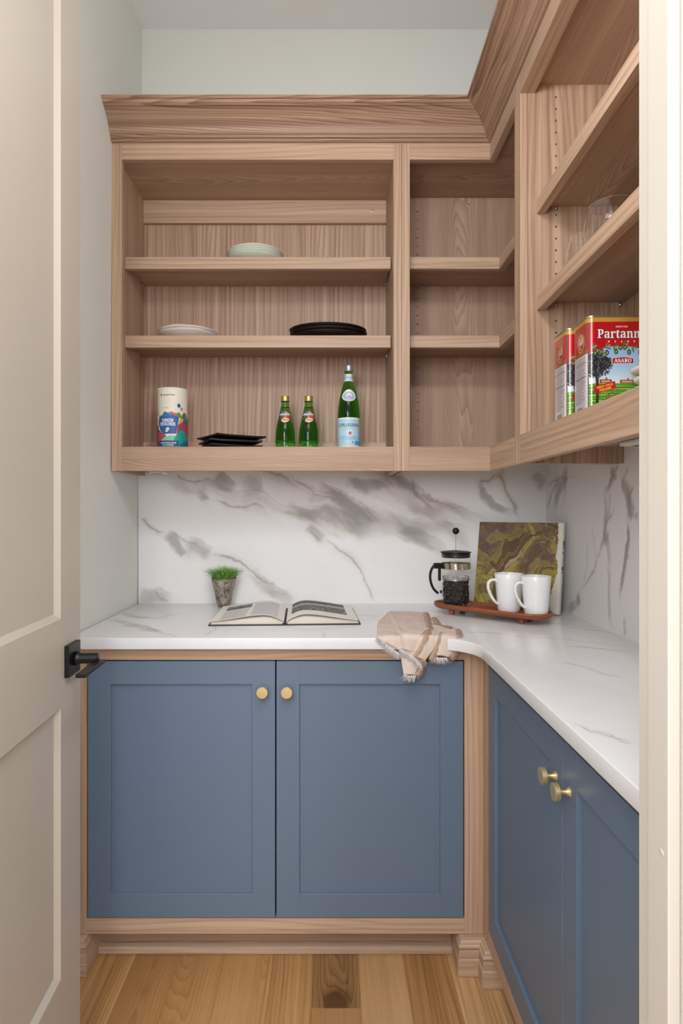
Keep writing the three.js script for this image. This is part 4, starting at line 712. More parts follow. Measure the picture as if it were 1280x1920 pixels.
    panel(0, sideW); front(f0, fW); panel(f0 + fW, D - 2 * rc + rc * 1.57); front(f0 + fW + D - 2 * rc + rc * 1.57, fW);
    g.fillStyle = '#5c5148'; g.fillRect(mx(f0) - 12, 0, 12, h);
    const gold = g.createLinearGradient(0, 0, 0, 40); gold.addColorStop(0, '#b98a2c'); gold.addColorStop(1, '#d0a545'); g.fillStyle = '#bf9238'; g.fillRect(0, 0, w, 42);
  });
  const skin = phys({ map: tex, roughness: .3, metalness: .15, clearcoat: .8, clearcoatRoughness: .08 }), rimM = std({ color: 0xb9b5aa, roughness: .28, metalness: .9 });
  const rr = (o) => { const s = new THREE.Shape(); path.forEach((p, i) => { const k = 1 + o / .05; (i ? s.lineTo(p[0] * k, p[1] * k) : s.moveTo(p[0] * k, p[1] * k)); }); s.closePath(); return s; };
  const mk = (o) => {
    part('body', wall(.004, Hh - .004), skin, o, 'printed red, blue and green sheet-metal body');
    part('top_rim', toCreasedNormals(slab(rr(.0009), Hh - .004, .005, .0012, 4, 2), .6), rimM, o); part('bottom_rim', toCreasedNormals(slab(rr(.0009), .0003, .005, .0012, 4, 2), .6), rimM, o);
    part('cap', lathe([[.019, Hh + .001], [.019, Hh + .012], [.0175, Hh + .0135], [.0001, Hh + .0135]], 32).translate(.035, 0, -.015), M.white, o);
  };
  const a = thing('oil_tin', 'nearer of two red and blue olive oil tins, showing most of its landscape front', 'tin', [.6435, FLOOR, -1.412], -.03, 'olive oil tins'); mk(a);
  copyOf(a, 'farther olive oil tin, mostly hidden behind the nearer tin and closest to the drilled panel', [.6315, FLOOR, -1.508], -.015);
}
// -- folded napkins beside the tins
{
  const cl = std({ color: 0xd9cdbd, roughness: .95 }), lv = ['lowest', 'second', 'third', 'fourth', 'fifth', 'topmost']; let a;
  const g = (() => { const s = new THREE.Shape(), L = .135, h = .0198; s.moveTo(L, 0); s.lineTo(.012, 0); s.bezierCurveTo(-.006, .001, -.006, h - .001, .012, h - .0004); s.quadraticCurveTo(.05, h + .0006, L, h - .003); s.closePath(); const e = new THREE.ExtrudeGeometry(s, { depth: .062, bevelEnabled: true, bevelSize: .003, bevelThickness: .004, bevelOffset: -.003, bevelSegments: 3, curveSegments: 16 }); e.translate(0, 0, -.031); return toCreasedNormals(e, .9); })();
  const dx = [.003, -.002, .001, .006, .003, -.004], dz = [0, .002, -.003, .001, .003, 0];
  lv.forEach((l, i) => { const label = `${l} in a stack of cream folded napkins half hidden by the door frame`, p = [.655 + dx[i], FLOOR + .0002 + i * .0203, -1.305 + dz[i]]; if (!a) { a = thing('napkin', label, 'napkin', p, .02, 'cream napkins beside the tins'); part('cloth', g, cl, a); } else copyOf(a, label, p, .02 - .03 * (i % 3)); });
}
// -- stemless glasses
{
  const gl = phys({ color: 0xffffff, roughness: .01, transmission: 1, thickness: 0, ior: 1.5 });
  const outer = smoothProfile([[.026, .0006], [.034, .004], [.048, .020], [.0575, .042], [.0585, .060], [.055, .082], [.0495, .1045]], 40);
  const inner = smoothProfile([[.0480, .1045], [.0536, .082], [.0570, .060], [.0560, .042], [.0465, .022], [.030, .0075], [.0001, .0055]], 40);
  const G = lathe([[.0001, .0012], [.020, .0012], ...outer, [.0492, .1052], [.0484, .1052], ...inner], 72);
  const solid = phys({ color: 0xffffff, roughness: .01, transmission: 1, thickness: .0015, ior: 1.5, attenuationColor: new THREE.Color(0xf4fbf8), attenuationDistance: .5 });
  const a = thing('wine_glass', 'nearer stemless glass, largest in view on the right shelf', 'glass', [.632, S2[1] + .0004, -1.385], 0, 'stemless glasses on the right shelf'); part('bowl', G, solid, a);
  copyOf(a, 'farther stemless glass, closer to the drilled panel', [.652, S2[1] + .0004, -1.545]);
}
// ---------------------------------------------------------------- things on the worktop
const TOP = .914;
// -- plant in an engraved metal cup
{
  const o = thing('potted_plant', 'small tuft of green grass in an engraved pewter cup by the book', 'plant', [-.3835, TOP + .0003, -2.188]);
  const eng = dataTexture(512, 256, (x, y) => { const a = fbm(x * 14, y * 7, 14, 7, 900, 3), b = Math.abs(fbm(x * 10, y * 8, 10, 8, 940, 4) - .5) * 9, s = Math.sin(40 * (fbm(x * 8, y * 5, 8, 5, 950, 2) * 3 + y * 2)); const v = clamp(.55 + .5 * (a - .5) + .25 * smooth(.2, .7, s) - .55 * (1 - smooth(.0, .55, b))); return [v * 255, v * 255, v * 255]; }, { srgb: false });
  const met = dataTexture(512, 256, (x, y) => { const b = Math.abs(fbm(x * 10, y * 8, 10, 8, 940, 4) - .5) * 9, t = .35 + .65 * smooth(.0, .5, b), n = fbm(x * 24, y * 12, 24, 12, 970, 3); return lerp3([74, 66, 58], [190, 178, 166], clamp(t * (.72 + .5 * (n - .3)))); });
  const pr = smoothProfile([[.0195, .0050], [.0235, .0085], [.0262, .014], [.0290, .030], [.0335, .054], [.0395, .078], [.0432, .0945], [.0440, .1000]], 40);
  part('cup', toCreasedNormals(lathe([[.0001, .004], ...pr, [.0450, .1006], [.0452, .1022], [.0444, .1030], [.0432, .1022], [.0415, .092], [.0001, .090]], 72), .9), std({ map: met, bumpMap: eng, bumpScale: .0016, roughness: .42, metalness: .7 }), o, 'engraved pewter cup');
  part('foot', lathe([[.0001, .0002], [.0215, .0002], [.0225, .0014], [.0215, .0034], [.0180, .0050], [.0001, .0052]], 48), std({ color: 0x9a9084, roughness: .4, metalness: .7 }), o);
  part('rim', new THREE.TorusGeometry(.0447, .0011, 10, 72).rotateX(Math.PI / 2).translate(0, .1025, 0), std({ color: 0x8a8078, roughness: .35, metalness: .8 }), o);
  const r = rng(77), pos = [], col = [], idx = [];
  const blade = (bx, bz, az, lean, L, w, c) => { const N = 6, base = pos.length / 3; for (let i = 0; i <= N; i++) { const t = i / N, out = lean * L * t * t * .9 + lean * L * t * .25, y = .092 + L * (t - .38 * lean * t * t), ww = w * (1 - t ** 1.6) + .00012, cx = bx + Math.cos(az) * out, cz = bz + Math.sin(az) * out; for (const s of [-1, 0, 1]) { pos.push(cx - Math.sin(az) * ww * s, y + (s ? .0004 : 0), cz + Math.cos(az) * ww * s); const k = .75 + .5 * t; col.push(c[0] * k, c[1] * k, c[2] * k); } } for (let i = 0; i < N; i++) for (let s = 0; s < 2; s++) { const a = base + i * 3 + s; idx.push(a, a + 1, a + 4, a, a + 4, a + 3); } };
  for (let i = 0; i < 620; i++) { const q = Math.sqrt(r()), a = r() * 6.283, bx = Math.cos(a) * q * .037, bz = Math.sin(a) * q * .037, c = [[.14, .36, .05], [.25, .52, .08], [.40, .64, .17], [.11, .29, .06]][Math.floor(r() * 4)]; blade(bx, bz, a + (r() - .5) * 1.2, .06 + .78 * q * (.4 + .7 * r()), .042 + .026 * r() - .012 * q, .0010 + .0006 * r(), c); }
  const g = new THREE.BufferGeometry(); g.setAttribute('position', new THREE.Float32BufferAttribute(pos, 3)); g.setAttribute('color', new THREE.Float32BufferAttribute(col, 3)); g.setIndex(idx); g.computeVertexNormals();
  part('grass', g, phys({ vertexColors: true, roughness: .6, side: THREE.DoubleSide, transmission: .25, thickness: 0 }), o, 'dense fine green blades').userData.kind = 'stuff';
}
// -- open book
{
  const o = thing('open_book', 'large open hardcover book with a black-and-white landscape photograph on its right page', 'book', [-.1390, TOP + .0003, -1.838], .048);
  const cover = std({ color: 0x2b2d33, roughness: .6 }), paper = std({ color: 0xe9e4da, roughness: .85 }), Wd = .222, L = .300, T = .0032;
  part('cover', merged([box(-Wd - .006, -.010, 0, T, -L - .004, .004, .001), box(.010, Wd + .006, 0, T, -L - .004, .004, .001), box(-.011, .011, 0, .0026, -L - .004, .004, .0009)]), cover, o, 'charcoal board cover');
  // cross-sections of the two page blocks: s from the spine outwards
  const topOf = (k) => (s) => { const t = s / Wd; return T + (k ? .0225 : .0210) * (Math.pow(Math.sin(Math.min(1, t / .30) * Math.PI / 2), .8)) * (1 - .70 * smooth(.22, 1.03, t)) + .0012; };
  const textL = canvasTexture(1024, 1280, (g, w, h) => {
    g.fillStyle = '#efece5'; g.fillRect(0, 0, w, h); const r = rng(3);
    // photograph strip at the outer top, text columns elsewhere (page seen with its spine at the right)
    const grad = (x, y, W2, H2, a, b) => { g.fillStyle = a; g.fillRect(x, y, W2, H2); g.fillStyle = b; g.beginPath(); g.moveTo(x, y + H2 * .55); for (let k = 0; k <= 20; k++) g.lineTo(x + W2 * k / 20, y + H2 * (.42 + .2 * r())); g.lineTo(x + W2, y + H2); g.lineTo(x, y + H2); g.fill(); };
    grad(110, 150, 390, 340, '#8d9196', '#5f6266'); g.fillStyle = '#3c3e42'; g.fillRect(290, 250, 60, 70);
    g.fillStyle = '#a4a7ac'; for (let i = 0; i < 44; i++) g.fillRect(110, 540 + i * 15, 380 - (i % 9 === 8 ? 150 * r() : 16 * r()), 7); for (let i = 0; i < 70; i++) g.fillRect(545, 150 + i * 15, 390 - (i % 9 === 8 ? 150 * r() : 16 * r()), 7);
  });
  const texR = canvasTexture(1024, 1280, (g, w, h) => {
    g.fillStyle = '#efece5'; g.fillRect(0, 0, w, h); const r = rng(4), x0 = 70, y0 = 70, W2 = 820, H2 = 860;
    g.fillStyle = '#a6a6a6'; g.fillRect(x0, y0, W2, H2);
    g.fillStyle = '#4a4a4b'; g.beginPath(); g.moveTo(x0, y0); g.lineTo(x0 + W2, y0); g.lineTo(x0 + W2, y0 + 250); for (let k = 20; k >= 0; k--) g.lineTo(x0 + W2 * k / 20, y0 + 200 + 70 * r()); g.fill();
    g.fillStyle = '#5a5a5a'; g.beginPath(); g.moveTo(x0, y0 + 470); for (let k = 0; k <= 20; k++) g.lineTo(x0 + W2 * k / 20, y0 + 400 + 40 * r()); g.lineTo(x0 + W2, y0 + H2); g.lineTo(x0, y0 + H2); g.fill();
    for (let i = 0; i < 900; i++) { g.fillStyle = ['#2b2b2c', '#3b3b3b', '#8a8a88', '#c9c8c4', '#1e1e1f'][Math.floor(r() * 5)]; const x = x0 + W2 * r(), y = y0 + 470 + (H2 - 490) * r(); g.fillRect(x, y, Math.min(6 + 26 * r(), x0 + W2 - x), 4 + 12 * r()); }
    for (let i = 0; i < 26; i++) { g.fillStyle = i % 2 ? '#d8d6d2' : '#6a6a6a'; const x = x0 + W2 * (.35 + .62 * r()), y = y0 + 620 + 170 * r(); g.fillRect(x, y, 22, 18); g.fillStyle = '#2c2c2c'; g.beginPath(); g.moveTo(x - 3, y); g.lineTo(x + 11, y - 10); g.lineTo(x + 25, y); g.fill(); }
  });
  for (const k of [0, 1]) {
    const sg = k ? 1 : -1, top = topOf(k), N = 40, s = new THREE.Shape(), inner = .0035;
    s.moveTo(sg * .009, T); for (let i = 0; i <= N; i++) { const q = mix(inner, Wd - .003, i / N); s.lineTo(sg * q, top(q)); } s.lineTo(sg * Wd, T + .0005); s.closePath();
    const g = new THREE.ExtrudeGeometry(s, { depth: L - .006, bevelEnabled: false }); g.translate(0, 0, -L + .003);
    const edge = dataTexture(8, 256, (x, y) => { const v = .86 + .14 * hash(Math.floor(y * 256), 3, 5); return [232 * v, 222 * v, 205 * v]; }, { sx: 1, sy: .03 });
    part('page_block', toCreasedNormals(g, .5), std({ map: edge, roughness: .9 }), o, 'cream page edges');
    // uppermost leaf with its print, and one loosely lifted leaf below it
    const leaf = (lift, amp, mat, name, label, dz) => { const pos = [], uv = [], idx = [], NZ = 4; for (let j = 0; j <= NZ; j++) for (let i = 0; i <= N; i++) { const q = mix(inner, Wd - .001, i / N), y = top(q) + lift + amp * Math.sin(Math.PI * Math.pow(i / N, .7)); pos.push(sg * q, y, mix(.0022 - dz, -L + .004, j / NZ)); uv.push(k ? i / N : 1 - i / N, j / NZ); } const Wn = N + 1; for (let j = 0; j < NZ; j++) for (let i = 0; i < N; i++) { const a = j * Wn + i; k ? idx.push(a, a + 1, a + Wn + 1, a, a + Wn + 1, a + Wn) : idx.push(a, a + Wn + 1, a + 1, a, a + Wn, a + Wn + 1); } const lg = new THREE.BufferGeometry(); lg.setAttribute('position', new THREE.Float32BufferAttribute(pos, 3)); lg.setAttribute('uv', new THREE.Float32BufferAttribute(uv, 2)); lg.setIndex(idx); lg.computeVertexNormals(); part(name, lg, mat, o, label); };
    leaf(.0007, .0012, paper, 'page', undefined, .0005); leaf(.0014, .0048, std({ map: k ? texR : textL, roughness: .6, side: THREE.DoubleSide }), 'page', k ? 'right page with a grey landscape photograph' : 'left page with text columns and a small photograph', 0);
  }
}
// -- tray with coffee press and mugs
const AX = [.740, .673], TRAY = [.5085, TOP, -1.965], TTURN = Math.atan2(AX[1], AX[0]) * -1 + 0;   // the long axis runs to the right and towards the room
const onTray = (s, t, y) => [TRAY[0] + AX[0] * s - AX[1] * t, y, TRAY[2] + AX[1] * s + AX[0] * t];   // s along, t towards the viewer
{
  const wood = std({ map: riftOak([96, 44, 24], [170, 98, 62], 610, 384, 512), roughness: .42 });
  const o = thing('serving_tray', 'reddish-brown oval wooden tray on short peg feet carrying the coffee press and mugs', 'tray', TRAY, -Math.atan2(AX[1], AX[0]));
  const stad = (l, r) => { const s = new THREE.Shape(), a = l - r; s.moveTo(-a, -r); s.lineTo(a, -r); s.absarc(a, 0, r, -Math.PI / 2, Math.PI / 2, false); s.lineTo(-a, r); s.absarc(-a, 0, r, Math.PI / 2, Math.PI * 1.5, false); return s; };
  // turned cross-section swept round the stadium outline: offsets from the outer line inwards, heights
  const pr = [[.020, .0190], [.010, .0196], [.003, .0235], [0, .0300], [-.0004, .0345], [.0008, .0372], [.0030, .0375], [.0055, .0355], [.0105, .0290], [.0135, .0275]];
  const hl = .199, hr = .0635, pos = [], idx = [], K = 96, uv = [];
  for (let i = 0; i <= K; i++) { const u = i / K; pr.forEach((p) => { const r = hr - p[0], a = hl - hr; const per = 4 * a + 2 * Math.PI * hr; let d = u * per, x, z; if (d < 2 * a) { x = -a + d; z = r; } else if (d < 2 * a + Math.PI * hr) { const t = (d - 2 * a) / hr; x = a + r * Math.sin(t); z = r * Math.cos(t); } else if (d < 4 * a + Math.PI * hr) { x = a - (d - 2 * a - Math.PI * hr); z = -r; } else { const t = (d - 4 * a - Math.PI * hr) / hr; x = -a - r * Math.sin(t); z = -r * Math.cos(t); } pos.push(x, p[1], z); }); }
  const m = pr.length; for (let i = 0; i < K; i++) for (let j = 0; j < m - 1; j++) { const a = i * m + j, b = a + m; idx.push(a, b, a + 1, b, b + 1, a + 1); }
  const ring = new THREE.BufferGeometry(); ring.setAttribute('position', new THREE.Float32BufferAttribute(pos, 3)); ring.setIndex(idx); ring.computeVertexNormals();
  const deck = slab(stad(hl - .012, hr - .012), .0190, .0085, 0, 32);
  const strip = (g) => { const q = g.index ? g.toNonIndexed() : g; for (const k of Object.keys(q.attributes)) if (!['position', 'normal'].includes(k)) q.deleteAttribute(k); return q; };
  part('tray_body', grain(mergeGeometries([strip(ring), strip(deck)]), 'x'), wood, o);
  for (const [s, t] of [[-.125, .027], [-.118, -.030], [.118, .026], [.118, -.030]]) part('foot', grain(lathe([[.0001, .0002], [.0092, .0002], [.0098, .001], [.0102, .0192], [.0001, .0192]], 28).translate(s, 0, t), 'y'), wood, o);
}
const DECK = TOP + .0277;
{ // coffee press
  const p = onTray(-.128, -.004, DECK), o = thing('coffee_press', 'glass coffee press with black lid and handle, half full of coffee beans', 'coffee press', p, 0);
  const glass = phys({ color: 0xffffff, roughness: .01, transmission: 1, thickness: 0, ior: 1.5 }), r = .0478;
  part('beaker', lathe([[.0001, .0012], [.042, .0010], [.0462, .0030], [r, .0075], [r, .1660], [r + .0012, .1685]], 72), glass, o, 'clear glass beaker');

  part('spout', tube([[r - .001, .160, 0], [r + .004, .166, 0], [r + .0105, .1665, 0], [r + .0125, .160, 0]], .0013, 16, 8), glass, o);
  part('lid', toCreasedNormals(lathe([[.0001, .168], [.0445, .168], [.0452, .1600], [.0463, .1590], [.0472, .1605], [.0472, .1742], [.0505, .1752], [.0513, .1768], [.0508, .1782], [.044, .1800], [.020, .1822], [.006, .1832], [.0001, .1834]], 72), .5), M.black, o, 'black plastic lid');
  part('rod', new THREE.CylinderGeometry(.0014, .0014, .16, 12).translate(0, .163, 0), M.steel, o); part('knob', new THREE.SphereGeometry(.0113, 28, 20).translate(0, .2475, 0), M.black, o, 'round black plunger knob');
  part('band', toCreasedNormals(lathe([[r + .0004, .1215], [r + .0012, .1215], [r + .0012, .1405], [r + .0004, .1405], [r + .0004, .1215]], 72), .5), std({ color: 0xc9c4b2, roughness: .12, metalness: 1 }), o, 'polished metal band');
  const hd = [tube([[-r - .001, .1345, 0], [-.062, .1355, 0], [-.0735, .1325, 0], [-.0835, .118, 0], [-.0878, .098, 0], [-.0842, .073, 0], [-.0745, .053, 0], [-.0610, .040, 0]], .0042, 60, 12)];
  hd[0].scale(1, 1, 1.5); hd.push(box(-.0760, -r - .0005, .1225, .1412, -.0068, .0068, .003)); hd.push(box(-.0605, -.0515, .0815, .1300, -.0060, .0060, .003)); hd.push(box(-r - .006, -r + .0005, .0395, .0500, -.005, .005, .002));
  const h = merged(hd.map((g) => { const q = g.index ? g.toNonIndexed() : g; return q; })); h.rotateY(.10); part('handle', h, M.black, o, 'black plastic handle');
  const pl = [lathe([[.0001, .0830], [.0435, .0830], [.0455, .0845], [.0455, .0870], [.0440, .0885], [.0001, .0885]], 64)];
  for (let i = 0; i < 40; i++) { const a = i / 40 * Math.PI * 2; const t = new THREE.TorusGeometry(.0040, .0008, 6, 14).rotateY(Math.PI / 2 - a + .35).translate(Math.cos(a) * .0425, .0925, Math.sin(a) * .0425); pl.push(t); }
  part('plunger', merged(pl), M.steel, o, 'steel plunger plate with a coil rim');
  const bean = (() => { const g = new THREE.SphereGeometry(1, 12, 8); const q = g.attributes.position; for (let i = 0; i < q.count; i++) { let x = q.getX(i), y = q.getY(i), z = q.getZ(i); if (z < 0) z *= .35; else z *= .8 - .35 * Math.exp(-((x / .16) ** 2)); q.setXYZ(i, x * .0040, y * .0056, z * .0040); } g.computeVertexNormals(); return g; })();
  const rr = rng(12), n = 640, inst = new THREE.InstancedMesh(bean, std({ color: 0x24120c, roughness: .32 }), n), mm = new THREE.Matrix4(), qq = new THREE.Quaternion(), e = new THREE.Euler(), cc = new THREE.Color();
  for (let i = 0; i < n; i++) { const a = rr() * 6.283, rad = i < 470 ? .0405 - .003 * rr() : .038 * Math.sqrt(rr()), y = i < 470 ? .0075 + .072 * rr() : .0755 + .004 * rr(); e.set(rr() * 6.3, rr() * 6.3, rr() * 6.3); mm.compose(new THREE.Vector3(Math.cos(a) * rad, y, Math.sin(a) * rad), qq.setFromEuler(e), new THREE.Vector3(1, 1, 1)); inst.setMatrixAt(i, mm); inst.setColorAt(i, cc.setRGB(.6 + .6 * rr(), .6 + .5 * rr(), .6 + .5 * rr())); }
  inst.name = 'coffee_beans'; inst.userData = { kind: 'stuff', label: 'dark roasted coffee beans' }; shadowed(inst); o.add(inst);
  part('bean_core', new THREE.CylinderGeometry(.0375, .0375, .070, 40).translate(0, .042, 0), std({ color: 0x120906, roughness: .8 }), o, 'dark mass of beans');
}
{ // mugs
  const china = phys({ color: 0xecedec, roughness: .28, clearcoat: .3, clearcoatRoughness: .16 });
  const H = .118, prof = [[.0001, .003], [.026, .0025], [.0275, .0004], [.0310, .0004], [.0338, .0035], [.0352, .012], [.0382, .050], [.0418, .090], [.0445, H - .001], [.0440, H], [.0430, H - .0006], [.0402, .090], [.0366, .050], [.0332, .014], [.0300, .0085], [.0001, .0075]];
  const a = thing('mug', 'white tapered mug standing in the middle of the tray behind the other mug', 'mug', onTray(.060, -.008, DECK), 0, 'white mugs on the tray');
  part('cup', toCreasedNormals(lathe(prof, 80), .6), china, a);
  const hdl = tube([[-.0372, .0925, 0], [-.0480, .0985, 0], [-.0585, .0985, 0], [-.0675, .0905, 0], [-.0690, .0760, 0], [-.0640, .0590, 0], [-.0560, .0440, 0], [-.0460, .0300, 0], [-.0355, .0225, 0]], .0046, 60, 14); hdl.scale(1, 1, 1.35); hdl.rotateY(.16); part('handle', hdl, china, a);
  copyOf(a, 'white tapered mug at the right end of the tray, in front of the painting', onTray(.154, .003, DECK), .02);
}
{ // small canvas leaning in the corner
  const wd = .305, hh = .305, th = .018, o = thing('canvas_painting', 'small square poured-paint canvas in olive, brown and yellow leaning in the corner', 'painting', [.742 - .0007, TOP + .0031, -1.9995], 0);
  // local: x from the right lower corner to the left (negative), y up the canvas, z out of its face
  o.rotation.order = 'YXZ'; o.rotation.y = -Math.atan2(.645, .770); o.rotation.x = -.158;
  const tex = dataTexture(1024, 1024, (x, y) => {
    const f = (a, b, s) => fbm(a, b, 512, 512, s, 4);
    let X = x * 3 + 2.6 * (f(x * 2.2 + 9, y * 2.2, 1200) - .5), Y = y * 3 + 2.6 * (f(x * 2.2, y * 2.2 + 5, 1230) - .5); X += 1.1 * (f(X * 1.8, Y * 1.8, 1260) - .5); Y += 1.1 * (f(X * 1.8 + 4, Y * 1.8, 1290) - .5);
    const s = f(X * 1.1 + Y * .6, Y * 1.5 - X * .5, 1310), b = .5 + .5 * Math.sin(26 * s + 3 * f(X * 2, Y * 2, 1330)), lace = Math.abs(f(X * 11, Y * 11, 1350) - .5) * 8, lz = smooth(.35, .65, f(x * 3 + 2, y * 3, 1370) + .35 * (1 - Math.abs(y - .62) * 2.4) - .12);
    let c = lerp3([124, 112, 62], [166, 151, 76], b); c = lerp3(c, [104, 85, 66], smooth(.50, .60, s) * .88); c = lerp3(c, [176, 164, 60], smooth(.54, .70, f(X * 1.3 + 7, Y * 1.3, 1390)) * .8); c = lerp3(c, [84, 62, 50], smooth(.56, .64, f(X * 2.6 + 3, Y * 3.4, 1400)) * .75); c = lerp3(c, [206, 192, 142], (1 - smooth(.02, .20, lace)) * lz * .85); c = lerp3(c, [100, 80, 84], smooth(.46, .60, f(X * .9, Y * .9 + 3, 1410)) * .85 * b); c = lerp3(c, [196, 170, 160], smooth(.78, .86, f(X * 2.2, Y * 2.2, 1430)) * .7);
    // bare primed canvas at the right edge and lower corner, with an uneven paint edge
    const e = x + .05 * (f(y * 9, x * 3, 1450) - .5) * 2, lo = smooth(.5, .0, y) * .06;
    const bare = smooth(.955 - lo, .968 - lo, e + (f(y * 4, 2, 1470) - .5) * .05) ; c = lerp3(c, [226, 221, 208], bare);
    return lerp3(c, [150, 148, 20], bare * (1 - bare) * 2);
  }, { wrap: THREE.ClampToEdgeWrapping });
  const g = new RoundedBoxGeometry(wd, hh, th, 2, .003); g.translate(-wd / 2, hh / 2, -th / 2); const q = g.attributes.position, uv = g.attributes.uv;
  const white = new RoundedBoxGeometry(wd, hh, th, 2, .003).translate(-wd / 2, hh / 2, -th / 2);
  part('canvas', white, std({ color: 0xded9cf, roughness: .8 }), o, 'white primed canvas over a frame');
  const face = new THREE.PlaneGeometry(wd - .004, hh - .004, 1, 1).translate(-wd / 2, hh / 2, .0004); part('paint', face, std({ map: tex, roughness: .35 }), o, 'marbled olive, brown and yellow paint');
  const rp = rng(21), drips = []; for (const [y, h2, d] of [[.236, .016, .014], [.222, .007, .009], [.204, .005, .012], [.152, .013, .013], [.139, .005, .008]]) drips.push(box(.0001, .0006, y - h2 / 2, y + h2 / 2, -d, -.001, .0002)); const dm = std({ color: 0x5a463c, roughness: .4 }); for (const d of drips) part('drip', d, dm, o);
}
// -- fringed cloth draped over the worktop edge: layers laid out on the unrolled worktop, x along the edge, s across it (negative on top, positive hanging)
{
  const o = thing('tea_towel', 'crumpled beige cotton cloth with tan and white fringes hanging over the worktop edge', 'towel', [0, 0, 0]);
  const LAY = {
  A: [[[0.1765, -0.3546], [0.1436, -0.2219], [0.1217, 0.0]], [[0.192, -0.3345], [0.1975, -0.1056], [0.1947, 0.0429]]],
  B: [[[0.1818, -0.3751], [0.1799, -0.0979], [0.1875, 0.0329]], [[0.3021, -0.3648], [0.2674, -0.0826], [0.2233, 0.0429]]],
  C: [[[0.258, -0.1213], [0.2247, 0.0143], [0.2104, 0.0515]], [[0.2987, -0.0454], [0.2777, 0.0286], [0.2519, 0.063]]],
  D: [[[0.2921, -0.0675], [0.2734, 0.0172], [0.2677, 0.0487]], [[0.3536, -0.0979], [0.3364, 0.01], [0.3163, 0.0544]]],
  E: [[[0.1846, 0.0129], [0.1889, 0.063], [0.1947, 0.1002]], [[0.2419, 0.02], [0.2347, 0.0716], [0.2247, 0.1016]]],
  G: [[[0.2707, -0.1871], [0.2664, -0.1056], [0.2588, -0.0168]], [[0.3491, -0.1293], [0.3475, -0.0902], [0.3416, -0.0454]]],
  };
  const FR = {
  t1: [[0.3021, -0.3648], [0.2846, -0.2043], [0.2651, -0.0675], [0.239, 0.02], [0.219, 0.0501]],
  t2: [[0.2784, -0.1536], [0.3031, -0.1702], [0.3272, -0.1455], [0.3475, -0.1213]],
  t3: [[0.2987, -0.0454], [0.2791, 0.0258], [0.2619, 0.0573]],
  t4: [[0.3521, -0.0979], [0.3349, 0.0086], [0.3192, 0.0487]],
  t5: [[0.2333, 0.0601], [0.2333, 0.0844], [0.2233, 0.1016]],
  t6: [[0.219, 0.053], [0.2362, 0.0601], [0.2533, 0.063]],
  t7: [[0.3172, -0.2955], [0.3147, -0.2398], [0.3124, -0.1871]],
  w1: [[0.1231, -0.0099], [0.1531, 0.0243], [0.1846, 0.0444]],
  w2: [[0.1846, 0.0329], [0.2047, 0.0458], [0.2247, 0.0601], [0.2419, 0.0773]],
  w3: [[0.1947, 0.1002], [0.2104, 0.1031], [0.2261, 0.1031]],
  w4: [[0.2677, 0.0501], [0.2877, 0.0558], [0.3106, 0.0558]],
  };
  const fold = (x, s, off) => { const r = .003 + off, L = r * Math.PI / 2; if (s < -L / 2) return [x, .911 + r, -(1.658 - s - L / 2)]; if (s > L / 2) return [x, .911 - (s - L / 2), -(1.658 - r)]; const a = (s + L / 2) / r; return [x, .911 + r * Math.cos(a), -(1.658 - r * Math.sin(a))]; };
  const curve = (pts) => { const c = new THREE.CatmullRomCurve3(pts.map((p) => new THREE.Vector3(p[0], p[1], 0))); return (t) => c.getPoint(clamp(t)); };
  const OFF = { A: .0042, B: .0088, C: .0068, D: .0052, E: .0030, G: .0030 }, cloth = [];
  const lift = (k, x, s, u) => OFF[k] + .0040 * Math.sin(Math.PI * clamp(u)) + .0042 * (fbm(x * 30 + 7, s * 18 + 3, 512, 512, 1500 + k.charCodeAt(0), 3) - .5) * 2 + (k === 'B' ? .003 * Math.exp(-(((u - .10) / .07) ** 2)) - .004 * smooth(.12, 0, u) : 0);
  for (const k of Object.keys(LAY)) {
    const a = curve(LAY[k][0]), b = curve(LAY[k][1]), NU = 26, NV = 34, pos = [], uv = [], idx = [];
    for (let side = 0; side < 2; side++) for (let j = 0; j <= NV; j++) for (let i = 0; i <= NU; i++) { const u = i / NU, p = a(j / NV), q = b(j / NV), x = mix(p.x, q.x, u), s = mix(p.y, q.y, u), P = fold(x, s, Math.max(.0008, lift(k, x, s, u) - side * .0016)); pos.push(...P); uv.push(x, s); }
    const W = NU + 1, S = W * (NV + 1); for (let j = 0; j < NV; j++) for (let i = 0; i < NU; i++) { const c = j * W + i, d = c + 1, e = c + W, f = e + 1; idx.push(c, e, d, d, e, f, S + c, S + d, S + e, S + d, S + f, S + e); }
    const rim = (c, d) => idx.push(c, d, S + c, d, S + d, S + c); for (let i = 0; i < NU; i++) { rim(i, i + 1); rim(NV * W + i + 1, NV * W + i); } for (let j = 0; j < NV; j++) { rim((j + 1) * W, j * W); rim(j * W + NU, (j + 1) * W + NU); }
    const g = new THREE.BufferGeometry(); g.setAttribute('position', new THREE.Float32BufferAttribute(pos, 3)); g.setAttribute('uv', new THREE.Float32BufferAttribute(uv, 2)); g.setIndex(idx); g.computeVertexNormals(); cloth.push(g);
  }
  const weave = dataTexture(256, 256, (x, y) => { const v = 200 + 40 * Math.sin(x * 6.2832 * 32) * Math.sin(y * 6.2832 * 32) + 30 * (hash(Math.floor(x * 256), Math.floor(y * 256), 8) - .5); return [v, v, v]; }, { srgb: false, sx: .03, sy: .03 });
  part('cloth', merged(cloth), std({ color: 0xdccabb, roughness: .95, bumpMap: weave, bumpScale: .0002, side: THREE.DoubleSide }), o, 'plain beige woven layers');
